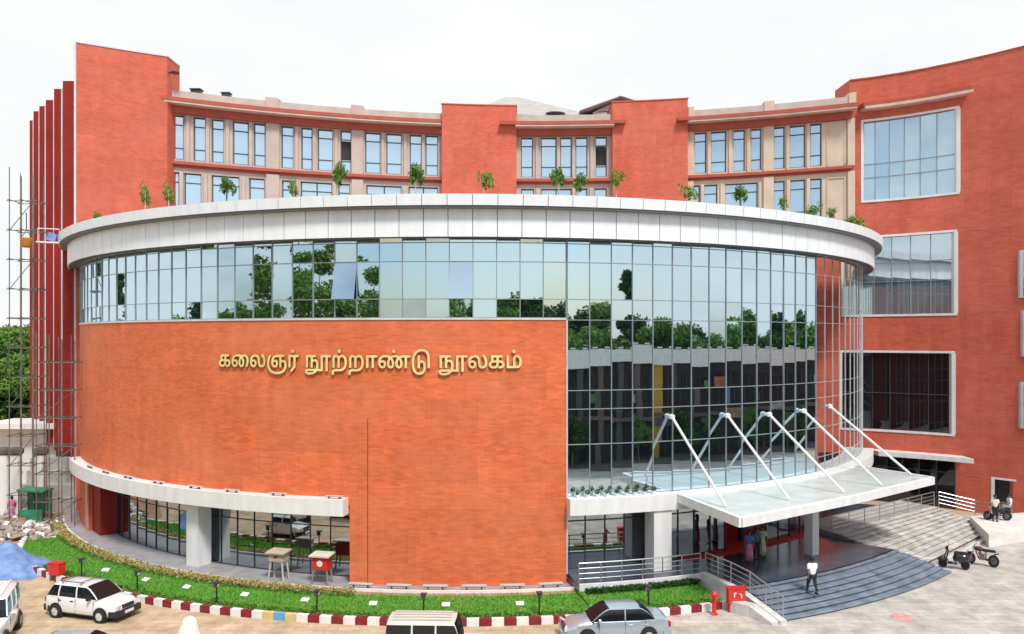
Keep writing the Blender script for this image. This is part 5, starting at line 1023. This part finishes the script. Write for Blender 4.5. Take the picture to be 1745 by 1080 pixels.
    mb = MB(); c = (0,-0.012,1.555+dz); mb.lathe(c,[(0.088,-0.01),(0.102,0.05),(0.093,0.11),(0.055,0.155),(0.01,0.168)],n=16,sx=0.93); 
    if long_hair: mb.lathe((0,-0.085,1.2+dz),[(0.02,0),(0.035,0.1),(0.045,0.3),(0.05,0.4)],n=10)
    mb.build('hair', M_HAIR, t, smooth=True)
    mb = MB()
    for s in (-1,1): e = N_[J[s][2]][0]; mb.box((e[0],e[1]+0.06,max(0.035,e[2]-0.055)),(0.09,0.25,0.07),taper=0.8)
    mb.build('shoes', M_BLACK, t)
    return t
def step_z(r_): 
    k = min(6, max(-1, int((36.45-r_)/0.40))); return 0.66*(k+1)/7 if r_ < 36.45 else 0
q = None
best = 9
for k in range(200):
    r_ = 36.4-k*0.015; 
    for a in np.arange(22,30,0.05):
        pass
    break
# man in white climbing the steps: photo feet at (1384, 1013)
for it in range(3):
    zz = step_z(34.9) if it == 0 else step_z(math.dist(q, DC)); q = g(1384, 1014, zz)
person((q[0],q[1],zz), R(8), 'man in a white shirt and black trousers climbing the dark steps, seen from behind', cloth('white',(0.8,0.8,0.8)), cloth('black',(0.02,0.02,0.025)), 'walk', 1.72)
for px, py, rz, lab, sh_, pn_, sk, pz in (
    (1277,958,160,'woman in a long blue and pink dress left of the group at the entrance',cloth('blue',(0.10,0.18,0.5)),None,cloth('pink',(0.65,0.2,0.35)),'stand'),
    (1289,953,200,'person in dark teal clothes in the middle of the entrance group',cloth('teal',(0.03,0.16,0.2)),cloth('navy',(0.02,0.03,0.07)),None,'stand'),
    (1299,949,150,'person in a long pale green dress right of the group at the entrance',cloth('pale green',(0.5,0.62,0.5)),None,cloth('cream',(0.65,0.62,0.45)),'stand')):
    q = g(px,py,0.66); person((q[0],q[1],0.66), R(rz), lab, sh_, pn_, pz, 1.62, skirt=sk, long_hair=sk is not None)
q = P(27.3, az_px(1155,27.3)); person((q[0],q[1],0.66), R(80), 'dark figure standing behind the entrance glass right of the thick column', cloth('charcoal',(0.03,0.03,0.035)), cloth('black',(0.02,0.02,0.025)), 'stand', 1.7)
person((29.75,50.6,0.75), R(170), 'person in a pale shirt beside the motorcycle at the doorway', cloth('pale',(0.7,0.68,0.6)), cloth('black',(0.02,0.02,0.025)), 'stand', 1.62)
person((30.95,51.1,0.75+0.35), R(80), 'rider in a white shirt seated on the motorcycle by the doorway', cloth('white',(0.8,0.8,0.8)), cloth('grey',(0.35,0.35,0.38)), 'sit', 1.7)
person(((20-CX)/F*54,54,0.05), R(40), 'worker in pink clothes standing by the rubble at the left edge', cloth('pink',(0.65,0.2,0.35)), None, 'stand', 1.6, skirt=cloth('rose',(0.6,0.25,0.4)))

# ================================================================== vegetation
def tree_mesh(tag_, h, cr, n, leaf, m, seed, trunk_r=0.25, clumps=26, crown_lo=0.35, conifer=False):
    rg = random.Random(seed); cs, rs = [], []
    for k in range(clumps):
        if conifer:
            u = k/clumps; z = h*(0.2+0.78*u); rr = cr*(1-u)*0.9+0.15; a = rg.uniform(0,2*PI); d = rr*rg.uniform(0.2,0.8); cs.append((d*math.cos(a), d*math.sin(a), z)); rs.append(0.35*cr*(1-u)+0.35)
        else:
            a = rg.uniform(0,2*PI); u = rg.random()**0.6; z = h*(crown_lo+(1-crown_lo)*rg.uniform(0.05,0.93)); e = math.sqrt(max(0.05,1-((z/h-(crown_lo+1)/2)/((1-crown_lo)/2))**2))
            d = cr*u*e*0.85; cs.append((d*math.cos(a), d*math.sin(a), z)); rs.append(cr*rg.uniform(0.2,0.42))
    V, F_ = leafcloud(cs, rs, n, leaf, 0.8, seed)
    crown = tri_mesh(tag_+'_crown', V, F_, m)
    mb = MB(); top = h*0.6; mb.tube((0,0,0),(0.05*h*rg.uniform(-1,1)*0.3,0,h*0.35),trunk_r,trunk_r*0.75,8); mb.tube((0,0,h*0.33),(0,0,top),trunk_r*0.75,trunk_r*0.4,7)
    for c in cs[:10]: mb.tube((0,0,min(c[2]*0.75,top)),(c[0]*0.9,c[1]*0.9,c[2]),trunk_r*0.3,trunk_r*0.08,5)
    tr = mb.build(tag_+'_trunk', M_BARK); tm = tr.data; bpy.data.objects.remove(tr)
    return crown, tm
def put_tree(meshes, loc, label, s=1.0, group=None, name='tree', rz=None):
    t = root(name, loc, label, 'tree', group, rz=random.uniform(0,6.28) if rz is None else rz); t.scale = (s,s,s*random.uniform(0.92,1.08))
    for nme, me in (('crown',meshes[0]),('trunk',meshes[1])):
        o = bpy.data.objects.new(nme, me); COL.objects.link(o); o.parent = t
    return t
TA = tree_mesh('broad', 12, 5.2, 15000, 0.26, LEAF_D, 1, 0.3, 34, 0.22)
TB = tree_mesh('loose', 13, 4.0, 7000, 0.24, LEAF_M, 2, 0.22, 30, 0.35)
TC = tree_mesh('pointed', 14, 3.0, 7500, 0.24, LEAF_D, 3, 0.25, 30, conifer=True)
TE = tree_mesh('airy', 13, 3.6, 6500, 0.15, LEAF_M, 9, 0.2, 20, 0.3)
TD = tree_mesh('bush', 12, 5.5, 15000, 0.26, LEAF_M, 4, 0.28, 36, 0.15)
# the wood at the left, behind the scaffold
lt = [(8,80,11.6,TA),(30,86,12.0,TD),(52,92,11.7,TA),(-12,84,12.2,TD),(66,100,12.2,TA),(18,100,12.6,TD),(42,76,10.2,TD),(2,70,9.4,TA),(25,68,8.3,TD),(50,70,8.6,TA),(-20,72,10.5,TD)]
wh_ = ['at the left edge, upper row','behind the top of the scaffold','beside the dark red fins','beyond the left edge','hidden mostly by the fins','in the far row','with paler leaves in the middle row','at the left edge, middle row','lowest in front of the others','lowest beside the dark red fins','cut off by the left edge']
for (px, D, h, tm), wh in zip(lt, wh_):
    put_tree(tm, ((px-CX)/F*D, D, 0), 'dense tree in the wood at the left, ' + wh, h/12.0, 'trees of the wood on the left')
# trees mirrored in the glass, standing behind the photographer and at the sides
def mirror_pos(px, dist):     # the spot that the glass shows at this column, so many metres from it
    a = az_px(px, R0); x, y = P(R0, a); th = math.atan2(x, y); o = 2*R(a)+th
    return x+dist*math.sin(o), y-dist*math.cos(o)
mir = [(*mirror_pos(p_, d_), h_, t_) for p_, d_, h_, t_ in ((165,80,19,TC),(205,75,18,TC),(300,62,14.5,TD),(345,60,15.5,TA),(392,58,14.5,TD),(418,54,16,TE),(452,47,22,TE),(478,52,16.5,TE),(512,46,22.5,TE),(549,50,21,TE),(575,60,15,TD),(628,48,19.5,TE),(600,60,14.5,TD),(436,62,14.6,TD),
    (800,72,14.3,TD),(868,66,16,TB),(905,60,17.5,TA),(942,62,16,TA),(985,70,15.5,TA),(1030,74,15,TD),(1066,66,18.5,TC),(1080,68,15.5,TA),(1335,60,18.5,TC),(1318,64,15.5,TA))]
for i in range(24):
    x, y = P(random.uniform(84,94), -8+i*4.2); mir.append((x, y, random.uniform(12.2,14.4), (TD,TD,TA,TD)[i%4]))
for i, (x, y, h, tm) in enumerate(mir):
    put_tree(tm, (x, y, 0), 'tree across the forecourt, seen only mirrored in the glazing', h/12.0, 'trees mirrored in the glazing')
# ---- saplings on the drum terrace
def sapling(seed, n, m, h, cr):
    rg = random.Random(seed); cs = [(rg.uniform(-cr,cr)*0.6, rg.uniform(-cr,cr)*0.6, h-cr*rg.uniform(0.15,1.0)) for _ in range(6)]
    V, F_ = leafcloud(cs, [cr*0.5]*6, n*2, 0.062, 0.9, seed); crown = tri_mesh('sapling_crown', V, F_, m)
    mb = MB(); mb.tube((0,0,0),(0.05,0,h*0.75),0.035,0.022,6)
    for c in cs[:4]: mb.tube((0.03,0,h*0.55),c,0.018,0.008,5)
    tr = mb.build('x', M_STEMW); tm = tr.data; bpy.data.objects.remove(tr); return crown, tm
SP = [sapling(11,140,LEAF_L,1.0,0.42), sapling(12,190,LEAF_M,1.0,0.38), sapling(13,90,LEAF_L,1.0,0.38)]
sap = [(163,372,1,2,'pale bare-looking sapling at the far left of the terrace'),(247,322,0.8,0,'small sapling before the red left wing'),(287,322,1.3,0,'leafy sapling at the right edge of the red left wing'),(387,315,1.25,1,'dark sapling before the pinkish facade, first from the left'),
 (500,315,1.1,0,'bright leafy sapling left of the dark open window'),(575,292,1.7,1,'dark round sapling below the dark open window'),(708,294,1.65,1,'tall sapling left of the first red pier'),(825,298,1.55,0,'sapling in front of the first red pier'),
 (952,298,1.5,1,'tall dark sapling between the two red piers'),(985,310,1.1,1,'small dark sapling just right of the tall one between the piers'),(1050,302,1.35,2,'bright sapling at the left edge of the second red pier'),(1171,322,1.3,0,'bright sapling at the right edge of the second red pier'),
 (1260,330,1.2,1,'small dark sapling before the yellow cream facade'),(1338,346,1.1,2,'thin bright sapling before the yellow cream facade'),(1387,356,1.1,0,'leafy sapling before the blank facade panel'),(1420,364,0.9,2,'tiny pale sapling near the right end of the terrace'),(1452,374,0.9,0,'low bushy sapling at the right end of the terrace'),(1468,382,0.8,2,'yellowish low sapling, rightmost on the terrace')]
for px, py, hh, k, lab in sap:
    a = az_px(px, 30.0); q = P(30.0, a); z = CAMH-(py-HY)*q[1]/F; h = max(0.9, z+0.35-18.2)
    t = put_tree(SP[k], (q[0],q[1],18.2), lab, 1.0, 'saplings planted along the drum terrace', 'sapling'); t.scale = (1.0,1.0,h); t['category'] = 'sapling'
    t.scale = (1.05,1.05,h)
# ---- little pot plants on the right ledge
pp = None
for i in range(9):
    a = A0+0.9+i*0.95; q = P(29.75, a, 4.39)
    if pp is None:
        pp = root('potted_plant', q, 'x', 'potted plant', 'little pot plants on the white ledge right of the brick drum')
        mb = MB(); mb.lathe((0,0,0),[(0.07,0),(0.11,0.16),(0.10,0.17)],n=10); mb.build('pot', M_WHITE2, pp)
        V, F_ = leafcloud([(0,0,0.27)],[0.15],60,0.055,1,5); o = bpy.data.objects.new('leaves', tri_mesh('pot_leaves', V, F_, LEAF_D)); COL.objects.link(o); o.parent = pp
        pp['label'] = 'little dark plant in a white pot on the ledge right of the brick drum'
    else: copy_tree(pp, q, random.uniform(0,6))

# ================================================================== left edge: site works
def scaffold(x0, y0, z1, nx, ny, sx, sy, lift, label, rz=0.0, brace=True):
    r = root('scaffold_tower', (x0,y0,0), label, 'scaffold', rz=rz); m = mat('scaffold_steel',(0.20,0.19,0.17),0.5,0.5,var=0.3,scale=3)
    for i in range(nx+1):
        for j in range(ny+1):
            mb = MB(); mb.tube((i*sx,j*sy,0),(i*sx,j*sy,z1+random.uniform(0,.7)),0.035,n=6); mb.build('upright', m, r)
    z = lift; k = 0
    while z < z1+0.1:
        mb = MB()
        for j in range(ny+1): mb.tube((-0.2,j*sy,z),(nx*sx+0.2,j*sy,z),0.028,n=6)
        for i in range(nx+1): mb.tube((i*sx,-0.2,z+0.06),(i*sx,ny*sy+0.2,z+0.06),0.028,n=6)
        mb.build('ledger', m, r)
        if brace and k % 2 == 0:
            mb = MB(); mb.tube((0,0,z-lift),(nx*sx,0,z),0.025,n=6); mb.build('brace', m, r)
        z += lift; k += 1
    return r
scaffold((16-CX)/F*53, 53, 22.4, 2, 1, 0.78, 1.2, 1.9, 'tall steel scaffold tower left of the dark red fins')
scaffold((62-CX)/F*51.5, 51.5, 11.8, 3, 1, 0.8, 1.1, 1.75, 'lower steel scaffold in front of the base of the red fins')
p = bp(45,412,51.8); t = root('hoist_bucket', (p[0],p[1],p[2]-0.35), 'orange bucket hanging beside the tall scaffold', 'bucket')
mb = MB(); mb.lathe((0,0,0),[(0.22,0),(0.33,0.08),(0.36,0.55),(0.38,0.6)],n=14); mb.build('bucket_body', mat('orange_bucket',(0.62,0.22,0.03),0.5), t, smooth=True)
mb = MB(); mb.tube((-0.34,0,0.58),(0,0,1.1),0.02); mb.tube((0.34,0,0.58),(0,0,1.1),0.02); mb.tube((0,0,1.1),(0,0,2.2),0.03); mb.build('bucket_handle', M_BLACK, t)
p = bp(82,405,52.2); t = root('work_cradle', (p[0],p[1],p[2]-0.3), 'small blue and white work platform beside the left end of the fascia', 'work platform', rz=0.4)
mb = MB(); mb.box((0,0,0),(1.3,0.5,0.08)); mb.build('deck', M_WHITE2, t); mb = MB(); mb.box((0.2,0,0.35),(0.5,0.4,0.5),ry=0.3); mb.build('tarpaulin', mat('blue_tarp',(0.17,0.28,0.56),0.5,var=0.3,scale=2.2,bump=1.0,bscale=3.5), t)
mb = MB(); 
for x in (-0.6,0.6): mb.tube((x,0.22,0),(x,0.22,0.9),0.02)
mb.tube((-0.6,0.22,0.9),(0.6,0.22,0.9),0.02); mb.build('guard_rail', M_SILV, t)
# white low outbuilding with flat roof
t = root('outbuilding', (-35.2,62,0), 'low white flat roofed outbuilding under construction at the left edge', 'building', local=False)
mb = MB(); mb.box((-35.0,63,2.7),(8.0,3.0,5.4)); mb.build('wall', M_WHITE2, t); mb = MB(); mb.box((-35.0,62.6,5.55),(8.6,4.6,0.36)); mb.build('roof_slab', mat('white_slab',(0.72,0.72,0.70),0.8,var=0.12), t)
for x in (-37.2,-35.3,-33.6):
    mb = MB(); mb.box((x,61.48,2.9),(1.0,0.06,1.5)); w_ = mb.build('window', G_DARK, t); mb = MB(); mb.box((x,61.46,2.08),(1.2,0.16,0.1)); mb.box((x,61.46,3.72),(1.2,0.16,0.1)); mb.build('window_frame', M_SILV, w_)
t = root('boundary_wall', (-33,58,0), 'grey layered masonry wall between the scaffold and the outbuilding', 'wall', local=False)
mb = MB()
for k in range(4): mb.box((-32.3+0.35*k*0.3,57.2+0.45*k,0.45+0.45*k),(5.2-0.5*k,0.5,0.9+0.9*k*0.98))
mb.build('masonry', M_CONC, t); mb = MB(); mb.box((-32.0,58.6,3.0),(4.6,0.3,1.0)); mb.build('coping', M_PARA, t)
for i, (px, lab) in enumerate(((5,'round white concrete column cut by the left edge of the photo'),(27,'round white concrete column second from the left edge'),(70,'round white concrete column behind the lower scaffold'))):
    t = root('concrete_column', ((px-CX)/F*54.5,54.5,0), lab, 'column', 'round white columns at the left edge')
    mb = MB(); mb.lathe((0,0,0),[(0.36,0),(0.36,4.3)],n=18); mb.build('shaft', M_WHITE2, t, smooth=False); mb = MB(); mb.lathe((0,0,4.3),[(0.36,0),(0.48,0.12),(0.48,0.4),(0.3,0.5)],n=18); mb.build('capital', mat('dark_capital',(0.12,0.10,0.09),0.8), t)
# green stall
t = root('green_booth', ((60-CX)/F*52.6,52.6,0), 'small green sheet covered booth beside the rubble', 'booth')
gmn = mat('green_sheet',(0.03,0.22,0.11),0.5,var=0.25,scale=2,bump=0.5,bscale=4)
mb = MB(); mb.box((0,0,2.35),(1.7,1.2,0.1),ry=0.06); mb.build('roof', gmn, t)
for x in (-0.75,0.75):
    for y in (-0.5,0.5): mb = MB(); mb.tube((x,y,0),(x,y,2.3),0.04); mb.build('post', M_FRAME, t)
mb = MB(); mb.box((0,0.5,1.5),(1.5,0.04,1.3)); mb.build('side_sheet', gmn, t); mb = MB(); mb.box((0,-0.5,0.8),(1.5,0.04,0.7)); mb.build('side_sheet', gmn, t)
# rubble
rg = random.Random(5); mb = MB(); 
for k in range(420):
    px = rg.uniform(-15,128); D = rg.uniform(48.5,56); s = rg.uniform(0.1,0.42); x = (px-CX)/F*D
    mb.box((x, D, s*0.3+rg.uniform(0,0.55)*max(0,1-abs(px-35)/70)), (s*rg.uniform(0.8,1.6), s, s*rg.uniform(0.4,0.9)), rz=rg.uniform(0,3), rx=rg.uniform(-.5,.5), ry=rg.uniform(-.5,.5), mi=rg.choice((0,0,0,0,0,1,2)), taper=rg.uniform(.6,1))
tag(mb.build('rubble', [mat('dusty_rubble',(0.33,0.28,0.24),0.9,var=0.3,scale=3,bump=0.4), mat('brick_bits',(0.42,0.14,0.07),0.9), M_WHITE2]), 'grey and brick coloured building rubble strewn around the scaffold', 'rubble', kind='stuff')
# blue tarpaulin heap
mb = MB(); n = 26; cx_, cy_ = -26.6, 42.8
G_ = [[None]*(n+1) for _ in range(n+1)]
for i in range(n+1):
    for j in range(n+1):
        u, v = i/n*2-1, j/n*2-1; d = math.sqrt(u*u+v*v); z = 1.35*max(0, 1-d)**0.85*(1+0.18*math.sin(7*u+3*v))+0.05*math.sin(13*u)*math.cos(11*v)*(1-min(1,d)); G_[i][j] = (cx_+u*2.7, cy_+v*2.0, max(0.012,z))
for i in range(n):
    for j in range(n): mb.face([G_[i][j],G_[i+1][j],G_[i+1][j+1],G_[i][j+1]])
tag(mb.build('blue_tarpaulin', MATS['blue_tarp'], smooth=True), 'blue tarpaulin spread over a heap at the left edge beside the jeep', 'tarpaulin')
# white draped cone at the bottom
mb = MB(); q = ((316-CX)/F*30.6, 30.6); prof = [(0.85,0.0),(0.66,0.35),(0.46,0.8),(0.33,1.15),(0.25,1.42),(0.2,1.58),(0.08,1.66)]
m_ = 26; b = 0
for (r_, z) in prof:
    for k in range(m_): a = 2*PI*k/m_; f = 1+0.10*math.sin(5*a)*(1-z/1.7)+0.05*math.sin(9*a+1); mb.v.append((q[0]+r_*f*math.cos(a)*1.1+0.1*z, q[1]+r_*f*math.sin(a)*0.8, z))
for j in range(len(prof)-1):
    for k in range(m_): k2=(k+1)%m_; mb.f.append((j*m_+k,j*m_+k2,(j+1)*m_+k2,(j+1)*m_+k)); mb.mi.append(0); mb.uv.append([(0,0)]*4)
e = (len(prof)-1)*m_; mb.f.append(tuple(e+k for k in range(m_))); mb.mi.append(0); mb.uv.append([(0,0)]*m_)
tag(mb.build('dust_sheet', cloth('sheet',(0.75,0.74,0.72)), smooth=True), 'white dust sheet draped over something tall at the bottom left', 'dust sheet')
# reddish stains on the pale paving
mb = MB(); q = g(1537,1052); pts = [(q[0]+0.42*math.cos(2*PI*k/14)*(1+0.3*math.sin(k*2.1)), q[1]+0.5*math.sin(2*PI*k/14)*(1+0.25*math.cos(k*3.3)), 0.005) for k in range(14)]
mb.face(pts); tag(mb.build('red_paint_stain', mat('faded_red_stain',(0.62,0.30,0.28),0.9,var=0.3,scale=3)), kind='structure')
# art panels at the right edge
artm = bpy.data.materials.new('mosaic_art'); artm.use_nodes = True; MATS['mosaic_art'] = artm
n = artm.node_tree.nodes; l = artm.node_tree.links; vo = n.new('ShaderNodeTexVoronoi'); vo.inputs['Scale'].default_value = 2.6; tcn = n.new('ShaderNodeTexCoord'); l.new(tcn.outputs['Object'], vo.inputs[0])
rp = n.new('ShaderNodeValToRGB'); rp.color_ramp.interpolation = 'CONSTANT'; e = rp.color_ramp.elements; e[0].color = (0.04,0.05,0.09,1); e[1].position = 0.8; e[1].color = (0.45,0.10,0.09,1)
for p_, c_ in ((0.3,(0.62,0.64,0.66,1)),(0.55,(0.30,0.34,0.38,1)),(0.66,(0.72,0.73,0.72,1))): x = e.new(p_); x.color = c_
sx_ = n.new('ShaderNodeSeparateColor'); l.new(vo.outputs['Color'], sx_.inputs[0]); l.new(sx_.outputs[0], rp.inputs[0]); l.new(rp.outputs[0], n['Principled BSDF'].inputs['Base Color'])
for (y0, y1, dx), lab in zip(((428,508,0.0),(530,607,0.25),(650,728,0.05)), ('upper','middle','lower')):
    xa = xw(1729, fnR)+dx*0.4; Y = fnR(xa); z1, z0 = CAMH-(y0-HY)*Y/F, CAMH-(y1-HY)*Y/F
    t = root('art_panel', (xa,Y,z0), lab+' framed patterned panel on the red wall at the right edge', 'wall panel', 'patterned panels at the right edge', local=False)
    mb = MB(); block(mb, fnR, xa, xa+1.9, z0, z1, -0.62, -0.36); mb.build('backing', M_SILV, t); mb = MB(); block(mb, fnR, xa+0.12, xa+1.78, z0+0.12, z1-0.12, -0.68, -0.625); mb.build('mosaic', artm, t)

# ================================================================== the building across the forecourt (the photographer stands on its roof)
OA0, OA1, OR = -14.0, 84.0, 68.25
OB = root('opposite_building', (*P(70,30),0), 'long curved building with a white parapet across the forecourt, mirrored in the glazing', 'building', local=False)
mb = MB(); ring(mb, OR+0.9, OR+13, 0, 9.4, OA0, OA1, 2.0); mb.build('wall', mat('dark_brown_wall',(0.035,0.028,0.027),0.9,var=0.5,scale=0.5), OB)
mb = MB(); ring(mb, OR, OR+13, 9.4, 10.3, OA0, OA1, 2.0); mb.build('roof_slab', M_WHITE2, OB)
mb = MB(); ring(mb, OR, OR+0.22, 10.3, 11.0, OA0, OA1, 2.0)
a = OA0+0.3
while a < OA1: c = P(OR+0.11, a); mb.box((c[0],c[1],11.14),(0.45,0.2,0.14),rz=R(a)); a += 0.97
mb.build('parapet', M_WHITE2, OB)
cm = [mat('dim_grey_paint',(0.07,0.07,0.075),0.8),mat('ochre_paint',(0.45,0.26,0.04),0.7),mat('blue_paint',(0.10,0.22,0.48),0.6),mat('dull_brown_paint',(0.13,0.10,0.09),0.8)]
a = OA0+1.5; k = 0
while a < OA1-2:
    m = cm[1] if abs(a-38.2) < 2.1 else cm[2] if abs(a-56.4) < 2.1 else cm[(0,3,0,0,3)[k%5]]; w9 = 1.5 if m in (cm[1],cm[2]) else 0.55
    c = P(OR+0.55, a); mb = MB(); mb.box((c[0],c[1],4.7),(w9,0.6,9.4),rz=R(a)); mb.build('facade_pillar', m, OB)
    for z0, z1 in ((0.5,3.4),(5.2,8.3)):
        c = P(OR+0.86, a+2.1); mb = MB(); mb.box((c[0],c[1],(z0+z1)/2),(3.4,0.06,z1-z0),rz=R(a+2.1)); w_ = mb.build('window', mat('unlit_pane',(0.012,0.013,0.016),0.35,spec=0.3), OB)
        mb = MB()
        for q_ in (-1.1,0,1.1): c = P(OR+0.80, a+2.1+math.degrees(q_/69)); mb.box((c[0],c[1],(z0+z1)/2),(0.07,0.05,z1-z0),rz=R(a+2.1))
        mb.build('window_frame', M_FRAME, w_)
    a += 4.2; k += 1
mb = MB(); ring(mb, OR+0.15, OR+0.9, 4.2, 4.55, OA0, OA1, 2.0); mb.build('floor_band', MATS['dull_brown_paint'], OB)
rg = random.Random(21)
for k in range(26):
    a = rg.uniform(6, 78); c = P(OR-rg.uniform(0.8,2.6), a)
    put_tree((TD,TB,TA)[k%3], (c[0],c[1],0.16), 'shrub before the building across the forecourt, seen only mirrored in the glazing', rg.uniform(0.18,0.42), 'shrubs mirrored in the glazing', 'shrub')['category'] = 'shrub'
for k in range(14):
    a = 8+k*5+rg.uniform(-1,1); c = P(OR-0.02, a); z = rg.uniform(3.4,7.6); mb = MB(); mb.box((c[0],c[1],z),(rg.uniform(1.5,3.2),0.08,rg.uniform(0.6,1.1)),rz=R(a))
    mb.build('sign_board', mat('board_%s' % ('tan','violet','grey','green','rust')[k%5],((0.30,0.18,0.12),(0.12,0.06,0.14),(0.3,0.3,0.3),(0.05,0.16,0.06),(0.35,0.10,0.05))[k%5],0.6,var=0.4,scale=2), OB)
mb = MB(); ring(mb, OR-3.0, OR+0.85, 0.0, 0.16, OA0, OA1, 2.0); tag(mb.build('pavement', mat('dark_paving',(0.10,0.095,0.09),0.9)), kind='structure')
for o in ROOTS:
    for k in ('_local','_o'):
        if k in o: del o[k]
